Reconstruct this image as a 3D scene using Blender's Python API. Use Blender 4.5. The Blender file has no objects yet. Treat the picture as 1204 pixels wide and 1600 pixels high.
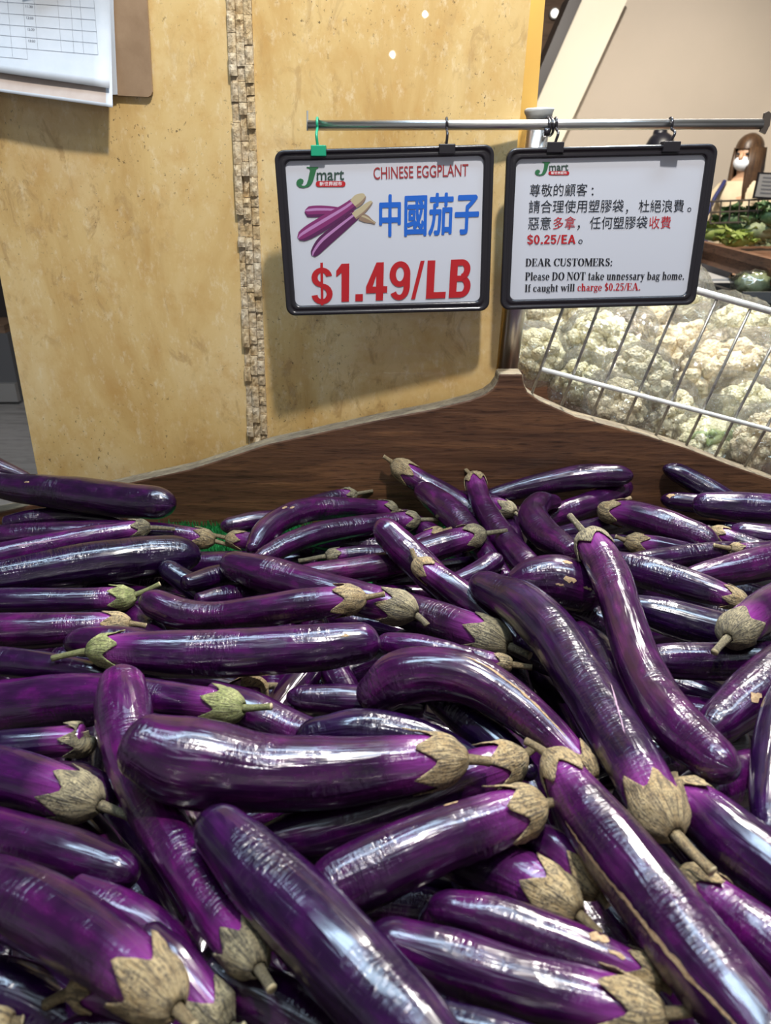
import bpy, bmesh, math, random
from mathutils import Vector, Matrix, noise as mnoise

scene = bpy.context.scene
col = scene.collection
F = 1155.0                      # focal length in pixels of the 1204x1600 photograph
TH = math.radians(24.4)         # downward pitch
SN, CS = math.sin(TH), math.cos(TH)
CAM = Vector((0.0, 0.0, 1.35))

# ------------------------------------------------------------------ camera
cd = bpy.data.cameras.new('camera'); cam = bpy.data.objects.new('camera', cd); col.objects.link(cam)
cam.location = CAM; cam.rotation_euler = (math.pi / 2 - TH, 0, 0)
cd.sensor_fit = 'VERTICAL'; cd.sensor_height = 24.0; cd.lens = 24.0 * F / 1600.0
cd.clip_start = 0.02; cd.clip_end = 60
cd.dof.use_dof = True; cd.dof.focus_distance = 0.85; cd.dof.aperture_fstop = 7.0
scene.camera = cam
scene.view_settings.view_transform = 'Standard'; scene.view_settings.look = 'None'
scene.view_settings.gamma = 1.0; scene.view_settings.use_curve_mapping = False
scene.view_settings.exposure = -0.12

# ------------------------------------------------------------------ world and lamps
w = bpy.data.worlds.new('world'); scene.world = w; w.use_nodes = True
w.node_tree.nodes['Background'].inputs[0].default_value = (0.95, 0.97, 1.0, 1)
w.node_tree.nodes['Background'].inputs[1].default_value = 0.30

def lamp(name, kind, loc, target, energy, color, **kw):
    d = bpy.data.lights.new(name, kind); d.energy = energy; d.color = color
    for k, v in kw.items(): setattr(d, k, v)
    o = bpy.data.objects.new(name, d); col.objects.link(o); o.location = loc
    o.rotation_euler = (Vector(target) - Vector(loc)).to_track_quat('-Z', 'Y').to_euler()
    return o

lamp('track_spot', 'SPOT', (0.20, 0.32, 2.6), (-0.05, 1.0, 1.12), 135, (1.0, 0.94, 0.86), spot_size=1.7, spot_blend=0.75, shadow_soft_size=0.045)
lamp('led_batten', 'AREA', (-0.35, 0.95, 2.9), (-0.1, 0.6, 0.9), 30, (0.58, 0.79, 1.0), shape='RECTANGLE', size=1.4, size_y=0.22)
lamp('led_batten', 'AREA', (0.75, 0.65, 2.9), (0.3, 0.6, 0.9), 26, (0.60, 0.80, 1.0), shape='RECTANGLE', size=0.22, size_y=1.4)
lamp('led_batten', 'AREA', (-0.2, -0.25, 2.9), (-0.1, 0.5, 0.9), 4, (0.66, 0.83, 1.0), shape='RECTANGLE', size=1.4, size_y=0.22)
lamp('aisle_fill', 'SPOT', (1.3, 2.3, 2.9), (1.55, 3.0, 1.1), 210, (1.0, 0.86, 0.66), spot_size=1.5, spot_blend=0.7, shadow_soft_size=0.06)  # added fill that brightens the leafy greens, not a known store lamp
lamp('aisle_fill', 'SPOT', (1.7, 3.9, 3.1), (2.3, 5.6, 1.3), 150, (1.0, 0.90, 0.74), spot_size=1.3, spot_blend=0.7, shadow_soft_size=0.06)  # added fill aimed at the shopper to brighten the figure
lamp('aisle_fill', 'SPOT', (1.0, 3.2, 3.0), (1.3, 6.4, 1.4), 500, (1.0, 0.93, 0.84), spot_size=1.7, spot_blend=0.8, shadow_soft_size=0.06)  # extra fill, turned up to brighten the far beige wall
lamp('wall_washer', 'SPOT', (4.6, 5.2, 3.2), (4.3, 6.5, 2.1), 480, (1.0, 0.88, 0.68), spot_size=1.2, spot_blend=0.9, shadow_soft_size=0.05)
lamp('vegetable_fill', 'SPOT', (0.70, 1.75, 2.6), (0.50, 1.30, 1.05), 340, (1.0, 0.96, 0.88), spot_size=1.25, spot_blend=0.5, shadow_soft_size=0.05)  # added light for the cauliflower, set behind the sign to miss its shadow
lamp('floor_spot', 'SPOT', (-1.7, 2.6, 3.0), (-1.9, 3.6, 0.0), 130, (0.95, 0.96, 1.0), spot_size=1.3, spot_blend=0.7, shadow_soft_size=0.06)

# the store's small halogen spots, hung far behind the camera
for x, y, z in ((-2.35, -4.6, 3.0), (-2.05, -4.3, 2.7), (-1.25, -4.5, 2.65), (-1.1, -4.2, 2.45), (-1.35, -4.2, 2.2), (0.75, -4.4, 2.9), (0.3, -4.0, 1.95), (1.1, -4.0, 2.0), (1.5, -3.6, 2.15)):
    lamp('halogen_spot', 'POINT', (x, y, z), (x, y, 0), 4, (1.0, 0.93, 0.82), shadow_soft_size=0.018)
# ------------------------------------------------------------------ helpers
def ray(px, py):
    u = (px - 602.0) / F; v = (py - 800.0) / F
    return Vector((u, CS - SN * v, -(SN + CS * v)))
def at(px, py, Y):                     # the point of the vertical plane y = Y seen at a pixel of the photograph
    d = ray(px, py); return CAM + d * (Y / d.y)
def on_plane(px, py, p0, n):
    d = ray(px, py); return CAM + d * ((p0 - CAM).dot(n) / d.dot(n))
def atz(px, py, z):
    d = ray(px, py); return CAM + d * ((z - CAM.z) / d.z)

def tag(o, label=None, cat=None, group=None, kind=None):
    if label: o['label'] = label
    if cat: o['category'] = cat
    if group: o['group'] = group
    if kind: o['kind'] = kind
    return o
def thing(name, label, cat, loc, group=None):
    o = bpy.data.objects.new(name, None); col.objects.link(o); o.location = loc
    o.empty_display_size = 0.02
    return tag(o, label, cat, group)
def root_loc(o):
    while o.parent: o = o.parent
    return Vector(o.location)
def mesh(name, verts, faces, mats, parent=None, smooth=False, midx=None, loc=None):
    """ONE mesh object from world-space vertices."""
    org = root_loc(parent) if parent else (Vector(loc) if loc else Vector((0, 0, 0)))
    me = bpy.data.meshes.new(name)
    me.from_pydata([tuple(Vector(v) - org) for v in verts], [], faces)
    for m in (mats if isinstance(mats, (list, tuple)) else [mats]): me.materials.append(m)
    if midx: me.polygons.foreach_set('material_index', midx)
    if smooth: me.polygons.foreach_set('use_smooth', [True] * len(me.polygons))
    me.update()
    o = bpy.data.objects.new(name, me); col.objects.link(o)
    if parent: o.parent = parent
    elif loc: o.location = loc
    return o
def cat_rom(P, n):
    """n samples of a Catmull-Rom curve through tuples P, evenly in arc length of the first three coordinates."""
    P = [list(p) for p in P]; m = len(P)
    if m == 2: P = [P[0], [(a + b) / 2 for a, b in zip(*P)], P[1]]; m = 3
    cum = [0.0]
    for a, b in zip(P, P[1:]): cum.append(cum[-1] + max(1e-9, math.dist(a[:3], b[:3])))
    out = []
    for k in range(n):
        s = cum[-1] * k / (n - 1); i = 0
        while i < m - 2 and cum[i + 1] < s: i += 1
        f = (s - cum[i]) / (cum[i + 1] - cum[i])
        p1, p2 = P[i], P[i + 1]
        p0 = P[i - 1] if i else [2 * a - b for a, b in zip(p1, p2)]
        p3 = P[i + 2] if i + 2 < m else [2 * b - a for a, b in zip(p1, p2)]
        out.append([0.5 * (2 * b + (c - a) * f + (2 * a - 5 * b + 4 * c - d) * f * f + (-a + 3 * b - 3 * c + d) * f ** 3)
                    for a, b, c, d in zip(p0, p1, p2, p3)])
    return out
def frames(path, up=None):
    """Parallel-transported (tangent, normal, binormal) along a list of Vectors."""
    n = len(path); T = []
    for i in range(n):
        t = path[min(i + 1, n - 1)] - path[max(i - 1, 0)]
        T.append(t.normalized() if t.length > 1e-9 else (T[-1] if T else Vector((0, 0, 1))))
    u = Vector(up) if up else (Vector((0, 0, 1)) if abs(T[0].z) < 0.9 else Vector((0, 1, 0)))
    N = [(u - T[0] * u.dot(T[0])).normalized()]
    for i in range(1, n):
        v = N[-1] - T[i] * N[-1].dot(T[i]); N.append(v.normalized())
    return [(T[i], N[i], T[i].cross(N[i])) for i in range(n)]
def tube(path, radii, seg=12, caps=True, vo=0):
    path = [Vector(p) for p in path]
    if not isinstance(radii, (list, tuple)): radii = [radii] * len(path)
    fr = frames(path); V, Fc = [], []
    for p, r, (t, n, b) in zip(path, radii, fr):
        for k in range(seg):
            a = 2 * math.pi * k / seg; V.append(p + (n * math.cos(a) + b * math.sin(a)) * r)
    for i in range(len(path) - 1):
        for k in range(seg):
            a, c = i * seg + k, i * seg + (k + 1) % seg
            Fc.append((vo + a, vo + c, vo + c + seg, vo + a + seg))
    if caps:
        Fc.append(tuple(vo + k for k in reversed(range(seg))))
        Fc.append(tuple(vo + (len(path) - 1) * seg + k for k in range(seg)))
    return V, Fc
class MB:
    """collects shapes that become ONE mesh"""
    def __init__(s): s.V, s.F, s.M = [], [], []
    def add(s, vf, m=0):
        o = len(s.V); s.V += [Vector(v) for v in vf[0]]; s.F += [tuple(i + o for i in f) for f in vf[1]]; s.M += [m] * len(vf[1]); return s
    def build(s, name, mats, parent=None, smooth=False, loc=None):
        return mesh(name, s.V, s.F, mats, parent, smooth, s.M, loc)
def box(x0, x1, y0, y1, z0, z1):
    V = [Vector((x, y, z)) for x in (x0, x1) for y in (y0, y1) for z in (z0, z1)]
    return V, [(0, 1, 3, 2), (4, 6, 7, 5), (0, 4, 5, 1), (2, 3, 7, 6), (0, 2, 6, 4), (1, 5, 7, 3)]
def prism(poly, depth):
    """extrude a planar world polygon by the vector depth; fan-free n-gon faces"""
    n = len(poly); d = Vector(depth)
    V = [Vector(p) for p in poly] + [Vector(p) + d for p in poly]
    Fc = [tuple(range(n)), tuple(reversed(range(n, 2 * n)))] + [(i, i + n, (i + 1) % n + n, (i + 1) % n) for i in range(n)]
    return V, Fc
def bevel(o, wd, seg=2):
    m = o.modifiers.new('bevel', 'BEVEL'); m.width = wd; m.segments = seg; m.limit_method = 'ANGLE'; return o
def fix_normals(o):
    bm = bmesh.new(); bm.from_mesh(o.data); bmesh.ops.recalc_face_normals(bm, faces=bm.faces); bm.to_mesh(o.data); bm.free(); return o

# ------------------------------------------------------------------ materials
class NT:
    def __init__(s, name):
        s.m = bpy.data.materials.new(name); s.m.use_nodes = True; s.t = s.m.node_tree
        s.b = s.t.nodes['Principled BSDF']
    def n(s, kind, **kw):
        nd = s.t.nodes.new(kind)
        for k, v in kw.items():
            if k in nd.bl_rna.properties and k not in nd.inputs: setattr(nd, k, v)
            else: nd.inputs[k].default_value = v
        return nd
    def l(s, a, b): s.t.links.new(a, b)
    def ramp(s, src, stops, interp='LINEAR'):
        r = s.t.nodes.new('ShaderNodeValToRGB'); e = r.color_ramp.elements; r.color_ramp.interpolation = interp
        while len(e) < len(stops): e.new(0.5)
        for x, (p, c) in zip(e, stops): x.position = p; x.color = (*c, 1) if len(c) == 3 else c
        s.l(src, r.inputs[0]); return r.outputs[0]
    def mix(s, fac, a, b, mode='MIX'):
        m = s.t.nodes.new('ShaderNodeMix'); m.data_type = 'RGBA'; m.blend_type = mode
        for sock, v in ((m.inputs[0], fac), (m.inputs[6], a), (m.inputs[7], b)):
            if hasattr(v, 'node'): s.l(v, sock)
            else: sock.default_value = v if not isinstance(v, tuple) else ((*v, 1) if len(v) == 3 else v)
        return m.outputs[2]
    def math(s, op, a, b=0.0):
        m = s.t.nodes.new('ShaderNodeMath'); m.operation = op
        for sock, v in zip(m.inputs, (a, b)):
            if hasattr(v, 'node'): s.l(v, sock)
            else: sock.default_value = v
        return m.outputs[0]
    def coord(s, which='Object', scale=(1, 1, 1)):
        c = s.t.nodes.new('ShaderNodeTexCoord'); mp = s.t.nodes.new('ShaderNodeMapping'); mp.inputs['Scale'].default_value = scale
        s.l(c.outputs[which], mp.inputs[0]); return mp.outputs[0]
    def noise(s, vec, scale, detail=4, rough=0.55, dist=0.0):
        n = s.n('ShaderNodeTexNoise'); n.inputs['Scale'].default_value = scale; n.inputs['Detail'].default_value = detail
        n.inputs['Roughness'].default_value = rough; n.inputs['Distortion'].default_value = dist; s.l(vec, n.inputs['Vector']); return n.outputs['Fac']
    def bump(s, h, strength=0.3, dist=0.002):
        b = s.t.nodes.new('ShaderNodeBump'); b.inputs['Strength'].default_value = strength; b.inputs['Distance'].default_value = dist
        s.l(h, b.inputs['Height']); s.l(b.outputs[0], s.b.inputs['Normal'])
    def set(s, **kw):
        for k, v in kw.items():
            k = k.replace('_', ' ')
            if hasattr(v, 'node'): s.l(v, s.b.inputs[k])
            else: s.b.inputs[k].default_value = (*v, 1) if isinstance(v, tuple) and len(v) == 3 else v
        return s
def plain(name, c, rough=0.5, **kw): return NT(name).set(Base_Color=c, Roughness=rough, **kw).m

def mat_eggplant():
    s = NT('eggplant_skin'); uv = s.t.nodes.new('ShaderNodeUVMap'); info = s.t.nodes.new('ShaderNodeObjectInfo')
    off = s.n('ShaderNodeVectorMath', operation='MULTIPLY_ADD'); s.l(info.outputs['Random'], off.inputs[0]); off.inputs[1].default_value = (37, 91, 53); s.l(uv.outputs[0], off.inputs[2])
    v = off.outputs[0]
    def sc(x, y):
        m = s.n('ShaderNodeVectorMath', operation='MULTIPLY'); s.l(v, m.inputs[0]); m.inputs[1].default_value = (x, y, 1); return m.outputs[0]
    big = s.noise(sc(1.2, 0.5), 1.6, 3)
    c = s.ramp(big, [(0.30, (0.009, 0.0013, 0.014)), (0.52, (0.020, 0.0018, 0.026)), (0.75, (0.050, 0.0028, 0.053))])
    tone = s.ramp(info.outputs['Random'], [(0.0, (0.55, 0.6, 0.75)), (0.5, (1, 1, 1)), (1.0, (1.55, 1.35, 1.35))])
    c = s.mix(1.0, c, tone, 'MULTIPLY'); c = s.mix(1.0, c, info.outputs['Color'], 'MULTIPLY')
    at_ = s.n('ShaderNodeAttribute', attribute_name='collar')
    fine = s.noise(sc(7, 0.6), 2.2, 3)
    cf = s.math('MULTIPLY', at_.outputs['Fac'], s.math('ADD', s.math('MULTIPLY', fine, 1.2), 0.15))
    c = s.mix(cf, c, (0.20, 0.028, 0.20))
    spk = s.noise(sc(9, 9), 6.0, 2); sp = s.ramp(spk, [(0.74, (0, 0, 0)), (0.80, (1, 1, 1))])
    c = s.mix(s.math('MULTIPLY', sp, 0.12), c, (0.30, 0.20, 0.24))
    scr = s.noise(sc(1.0, 9.0), 3.0, 2, 0.5, 1.5); sm = s.ramp(scr, [(0.70, (0, 0, 0)), (0.74, (1, 1, 1))])
    c = s.mix(s.math('MULTIPLY', sm, 0.10), c, (0.35, 0.22, 0.36))
    patch = s.ramp(s.noise(sc(0.5, 0.35), 1.1, 1), [(0.46, (0, 0, 0)), (0.66, (1, 1, 1))])
    wr = s.noise(sc(0.9, 3.6), 1.5, 3, 0.5, 0.9)
    ln = s.noise(sc(3.2, 0.28), 1.3, 2, 0.5, 0.4)
    h = s.math('ADD', s.math('MULTIPLY', s.math('MULTIPLY', wr, patch), 0.55), s.math('ADD', s.math('MULTIPLY', ln, 0.22), s.math('MULTIPLY', s.noise(sc(30, 30), 3.0, 2), 0.0)))
    s.bump(h, 0.70, 0.0065)
    rg = s.ramp(s.noise(sc(2, 1.2), 2.0, 3), [(0.3, (0.16,) * 3), (0.7, (0.26,) * 3)])
    s.set(Base_Color=c, Roughness=rg)
    s.b.inputs['Specular IOR Level'].default_value = 0.55
    s.b.inputs['Coat Weight'].default_value = 0.5; s.b.inputs['Coat Roughness'].default_value = 0.10
    return s.m
def mat_calyx(name, a, b, dark):
    s = NT(name); uv = s.t.nodes.new('ShaderNodeUVMap'); info = s.t.nodes.new('ShaderNodeObjectInfo')
    off = s.n('ShaderNodeVectorMath', operation='MULTIPLY_ADD'); s.l(info.outputs['Random'], off.inputs[0]); off.inputs[1].default_value = (37, 91, 53); s.l(uv.outputs[0], off.inputs[2])
    v = off.outputs[0]
    def sc(x, y):
        m = s.n('ShaderNodeVectorMath', operation='MULTIPLY'); s.l(v, m.inputs[0]); m.inputs[1].default_value = (x, y, 1); return m.outputs[0]
    c = s.ramp(s.noise(sc(1.5, 1.5), 2.0, 4), [(0.3, a), (0.65, b)])
    st = s.noise(sc(14, 1.2), 1.5, 4, 0.6, 0.5); c = s.mix(s.ramp(st, [(0.48, (0, 0, 0)), (0.60, (0.8,) * 3)]), c, dark)
    sp = s.noise(sc(5, 4), 3.0, 4, 0.7); c = s.mix(s.ramp(sp, [(0.50, (0, 0, 0)), (0.60, (0.8,) * 3)]), c, dark)
    s.bump(s.math('ADD', st, s.math('MULTIPLY', sp, 0.6)), 0.8, 0.0022)
    s.set(Base_Color=c, Roughness=0.72); return s.m
def mat_gold(name='gold_laminate'):
    s = NT(name); o = s.coord('Object')
    o2 = s.coord('Object', (1, 1, 0.35))
    a = s.noise(o2, 7, 6, 0.62, 0.6); b = s.noise(o, 26, 6, 0.7); d = s.noise(s.coord('Object', (1, 1, 0.5)), 85, 5, 0.75)
    c = s.ramp(a, [(0.34, (0.54, 0.33, 0.11)), (0.48, (0.66, 0.46, 0.19)), (0.64, (0.73, 0.55, 0.28))])
    c = s.mix(s.ramp(b, [(0.48, (0, 0, 0)), (0.70, (0.55,) * 3)]), c, (0.55, 0.31, 0.09))
    c = s.mix(s.ramp(d, [(0.54, (0, 0, 0)), (0.72, (0.48,) * 3)]), c, (0.84, 0.74, 0.52))
    e = s.noise(s.coord('Object', (1, 1, 0.6)), 34, 5, 0.7, 0.8); em = s.math('MULTIPLY', s.ramp(e, [(0.54, (0,) * 3), (0.64, (0.6,) * 3)]), s.ramp(s.noise(o, 4, 3), [(0.45, (0,) * 3), (0.6, (1,) * 3)])); c = s.mix(em, c, (0.40, 0.24, 0.09))
    k = s.noise(s.coord('Object', (1.2, 1.2, 1)), 140, 3, 0.75); big = s.noise(o, 5, 2)
    km = s.math('MULTIPLY', s.ramp(k, [(0.63, (0, 0, 0)), (0.68, (1,) * 3)]), s.ramp(big, [(0.40, (0,) * 3), (0.60, (1,) * 3)]))
    c = s.mix(s.math('MULTIPLY', km, 0.8), c, (0.08, 0.045, 0.02))
    s.set(Base_Color=c, Roughness=0.34); s.b.inputs['Coat Weight'].default_value = 0.5; s.b.inputs['Coat Roughness'].default_value = 0.015
    return s.m
def mat_wood(name, cols, scale=(3, 40, 40), rough=0.5, bumpy=0.4):
    s = NT(name); v = s.coord('Object', scale)
    g = s.noise(v, 1.0, 6, 0.65, 0.8); h = s.noise(s.coord('Object', tuple(x * 4 for x in scale)), 1.3, 4, 0.7)
    c = s.ramp(g, [(0.30, cols[0]), (0.50, cols[1]), (0.68, cols[2])])
    c = s.mix(s.ramp(h, [(0.52, (0,) * 3), (0.66, (0.75,) * 3)]), c, tuple(x * 0.35 for x in cols[0]))
    s.bump(s.math('ADD', g, s.math('MULTIPLY', h, 0.7)), bumpy, 0.002)
    s.set(Base_Color=c, Roughness=rough); return s.m
def mat_mottle(name, a, b, scale, rough=0.7, bumpd=0.001, detail=5):
    s = NT(name); n = s.noise(s.coord('Object'), scale, detail, 0.65); s.set(Base_Color=s.ramp(n, [(0.35, a), (0.65, b)]), Roughness=rough)
    if bumpd: s.bump(n, 0.5, bumpd)
    return s.m
def mat_bag():
    m = bpy.data.materials.new('clear_plastic_film'); m.use_nodes = True; t = m.node_tree; t.nodes.clear()
    out = t.nodes.new('ShaderNodeOutputMaterial'); tr = t.nodes.new('ShaderNodeBsdfTransparent'); gl = t.nodes.new('ShaderNodeBsdfGlossy'); df = t.nodes.new('ShaderNodeBsdfTranslucent')
    gl.inputs['Roughness'].default_value = 0.10; df.inputs['Color'].default_value = (0.9, 0.93, 0.95, 1); tr.inputs['Color'].default_value = (1, 1, 1, 1)
    tc = t.nodes.new('ShaderNodeTexCoord'); nz = t.nodes.new('ShaderNodeTexNoise'); nz.inputs['Scale'].default_value = 4.5; nz.inputs['Detail'].default_value = 3; nz.inputs['Distortion'].default_value = 1.2
    bp = t.nodes.new('ShaderNodeBump'); bp.inputs['Strength'].default_value = 1.0; bp.inputs['Distance'].default_value = 0.03
    t.links.new(tc.outputs['Object'], nz.inputs['Vector']); t.links.new(nz.outputs['Fac'], bp.inputs['Height']); t.links.new(bp.outputs[0], gl.inputs['Normal'])
    lw = t.nodes.new('ShaderNodeLayerWeight'); lw.inputs['Blend'].default_value = 0.35; t.links.new(bp.outputs[0], lw.inputs['Normal'])
    m1 = t.nodes.new('ShaderNodeMixShader'); m1.inputs[0].default_value = 0.05; t.links.new(tr.outputs[0], m1.inputs[1]); t.links.new(df.outputs[0], m1.inputs[2])
    mth = t.nodes.new('ShaderNodeMath'); mth.operation = 'MULTIPLY_ADD'; mth.inputs[1].default_value = 0.60; mth.inputs[2].default_value = 0.09; t.links.new(lw.outputs['Fresnel'], mth.inputs[0])
    m2 = t.nodes.new('ShaderNodeMixShader'); t.links.new(mth.outputs[0], m2.inputs[0]); t.links.new(m1.outputs[0], m2.inputs[1]); t.links.new(gl.outputs[0], m2.inputs[2])
    t.links.new(m2.outputs[0], out.inputs[0]); return m

M = {}
M['skin'] = mat_eggplant()
M['calyx_tan'] = mat_calyx('calyx_tan', (0.30, 0.20, 0.085), (0.42, 0.32, 0.17), (0.045, 0.032, 0.024))
M['calyx_grey'] = mat_calyx('calyx_grey', (0.15, 0.12, 0.07), (0.36, 0.30, 0.17), (0.030, 0.025, 0.022))
M['calyx_green'] = mat_calyx('calyx_green', (0.16, 0.19, 0.05), (0.36, 0.36, 0.15), (0.08, 0.075, 0.035))
M['cut'] = mat_mottle('stem_cut', (0.35, 0.27, 0.15), (0.50, 0.42, 0.26), 300, 0.8, 0)
M['scar'] = mat_mottle('skin_scar', (0.22, 0.13, 0.065), (0.38, 0.27, 0.15), 400, 0.85, 0.0006)
M['scuff'] = mat_mottle('pale_scuff', (0.20, 0.10, 0.18), (0.36, 0.24, 0.30), 500, 0.7, 0.0004)
M['gold'] = mat_gold()
M['gold_edge'] = mat_mottle('laminate_edge', (0.20, 0.14, 0.08), (0.42, 0.34, 0.22), 60, 0.7, 0.0005)
M['yellow'] = plain('yellow_paint', (0.62, 0.38, 0.09), 0.4)
M['board'] = mat_wood('dark_wood', [(0.050, 0.022, 0.012), (0.100, 0.045, 0.023), (0.175, 0.080, 0.036)], (4, 40, 45), 0.42, 0.5)
M['edge'] = mat_wood('worn_wood_edge', [(0.07, 0.052, 0.035), (0.15, 0.12, 0.08), (0.26, 0.21, 0.13)], (10, 60, 60), 0.75, 0.8)
M['steel'] = plain('brushed_steel', (0.66, 0.64, 0.62), 0.30, Metallic=1.0)
M['wire'] = mat_mottle('zinc_wire', (0.22, 0.21, 0.19), (0.44, 0.43, 0.41), 120, 0.38, 0.0003); M['wire'].node_tree.nodes['Principled BSDF'].inputs['Metallic'].default_value = 0.75
M['rail'] = mat_mottle('chipped_white_rail', (0.55, 0.55, 0.53), (0.72, 0.72, 0.70), 90, 0.4, 0.0003)
M['cap'] = plain('grey_plastic', (0.36, 0.37, 0.37), 0.45)
M['black'] = plain('black_plastic', (0.016, 0.014, 0.018), 0.22)
M['green'] = plain('green_plastic', (0.01, 0.30, 0.16), 0.35)
M['paper'] = NT('white_paper').set(Base_Color=(0.54, 0.56, 0.63), Roughness=0.5, Coat_Weight=0.7, Coat_Roughness=0.05).m
M['paper2'] = mat_mottle('plain_paper', (0.46, 0.50, 0.55), (0.53, 0.56, 0.61), 14, 0.6, 0)
M['sleeve'] = mat_mottle('dusty_sleeve', (0.44, 0.36, 0.32), (0.52, 0.45, 0.41), 20, 0.35, 0)
M['hardboard'] = mat_mottle('brown_hardboard', (0.26, 0.165, 0.095), (0.32, 0.21, 0.125), 26, 0.5, 0)
M['ink_red'] = plain('red_ink', (0.42, 0.012, 0.018), 0.4)
M['ink_maroon'] = plain('maroon_ink', (0.30, 0.03, 0.035), 0.4)
M['ink_blue'] = plain('blue_ink', (0.012, 0.11, 0.50), 0.4)
M['ink_black'] = plain('black_ink', (0.012, 0.012, 0.016), 0.4)
M['ink_grey'] = plain('grey_ink', (0.17, 0.18, 0.21), 0.5)
M['ink_green'] = plain('green_ink', (0.025, 0.14, 0.055), 0.4)
M['ink_dkgreen'] = plain('dark_green_ink', (0.03, 0.065, 0.05), 0.4)
M['ink_white'] = plain('white_ink', (0.75, 0.72, 0.74), 0.4)
M['print_a'] = plain('printed_purple', (0.20, 0.025, 0.13), 0.4)
M['print_b'] = plain('printed_dark_purple', (0.085, 0.014, 0.075), 0.4)
M['print_c'] = plain('printed_light_purple', (0.42, 0.20, 0.42), 0.4)
M['print_d'] = plain('printed_calyx', (0.45, 0.38, 0.24), 0.4)
M['print_e'] = plain('printed_stem', (0.25, 0.17, 0.12), 0.4)
M['bag'] = mat_bag()
# ------------------------------------------------------------------ setting
BY = 1.05                                            # front face of the wooden back board
WX, WS = 0.18, 0.13
WALL0 = Vector((WX, 1.090, 1.2)); WALLN = Vector((WS, 1.0, 0.0)).normalized()
WALLT = Vector((1.0, -WS, 0.0)).normalized()          # along the gold wall, towards the post
def onwall(px, py, off=0.0): return on_plane(px, py, WALL0 - WALLN * off, WALLN)

fl = mesh('floor', [(-9, -2, 0), (9, -2, 0), (9, 12, 0), (-9, 12, 0)], [(0, 1, 2, 3)],
          mat_wood('grey_floor_planks', [(0.22, 0.21, 0.20), (0.30, 0.285, 0.27), (0.36, 0.34, 0.33)], (1.2, 9, 9), 0.4, 0.1)); tag(fl, kind='structure')
M['beige'] = mat_mottle('beige_plaster', (0.53, 0.46, 0.38), (0.55, 0.475, 0.395), 2, 0.8, 0)
M['cream'] = mat_mottle('cream_plaster', (0.80, 0.74, 0.60), (0.82, 0.76, 0.62), 2, 0.8, 0)
M['brown'] = mat_wood('brown_panelling', [(0.13, 0.075, 0.045), (0.19, 0.115, 0.07), (0.24, 0.15, 0.095)], (0.6, 0.6, 6), 0.6, 0.1)
WB = 6.5
b = MB(); b.add(prism([at(975, 0, WB), at(1500, -300, WB), at(1500, 900, WB), at(842, 900, WB), at(842, 285, WB)] + [], (0, 0.15, 0)))
tag(fix_normals(b.build('wall_back', M['beige'])), kind='structure')
b = MB(); b.add(prism([at(912, -10, WB - .25), at(984, -10, WB - .25), at(832, 320, WB - .25), at(765, 320, WB - .25)], (0, 0.4, 0)))
tag(fix_normals(b.build('trim_1', M['cream'])), kind='structure')
b = MB(); b.add(prism([at(893, -10, WB - .30), at(913, -10, WB - .30), at(765, 325, WB - .30), at(752, 325, WB - .30)], (0, 0.3, 0)))
tag(fix_normals(b.build('trim_2', plain('dark_bronze', (0.05, 0.042, 0.04), 0.35))), kind='structure')
b = MB(); b.add(box(-3.0, 4.0, 9.0, 9.1, 0, 5))
tag(b.build('wall_rear', M['brown']), kind='structure')

tag(mesh('ceiling', [(-9, -3, 3.3), (9, -3, 3.3), (9, 12, 3.3), (-9, 12, 3.3)], [(3, 2, 1, 0)], plain('ceiling_paint', (0.62, 0.60, 0.57), .8)), kind='structure')

# gold laminate column: two panels and the split-stone strip between them
def slab(name, tl, tr, br, bl, thick, mats, back_off=0.0):
    q = [onwall(*p, off=back_off) for p in (tl, bl, br, tr)]
    V, Fc = prism(q, WALLN * thick)
    return fix_normals(mesh(name, V, Fc, mats, midx=[0, 0] + [1] * 4))
def ext(a, b_, y):   # extend the edge a-b (pixels) to pixel row y
    f = (y - a[1]) / (b_[1] - a[1]); return (a[0] + (b_[0] - a[0]) * f, y)
TOP, BOT = -60, 880
L0, L1 = (-82, 0), (62, 757)
S0, S1 = (354, 0), (388, 690)
S2, S3 = (393, 0), (417, 686)
R0, R1 = (829, 0), (774, 590)
tag(slab('wall_left', ext(L0, L1, TOP), ext(S0, S1, TOP), ext(S0, S1, BOT), ext(L0, L1, BOT), 0.02, [M['gold'], M['gold_edge']]), kind='structure')
tag(slab('wall_right', ext(S2, S3, TOP), ext(R0, R1, TOP), ext(R0, R1, BOT), ext(S2, S3, BOT), 0.012, [M['gold'], M['gold_edge']]), kind='structure')
q = [on_plane(*p, WALL0 + WALLN * 0.05, WALLN) for p in ((600, TOP), (600, BOT), (788, BOT), (785, 590), (838, 170), (856, TOP))]
V, Fc = prism(q, WALLN * 0.02); tag(fix_normals(mesh('wall_inner', V, Fc, M['yellow'])), kind='structure')

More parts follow.
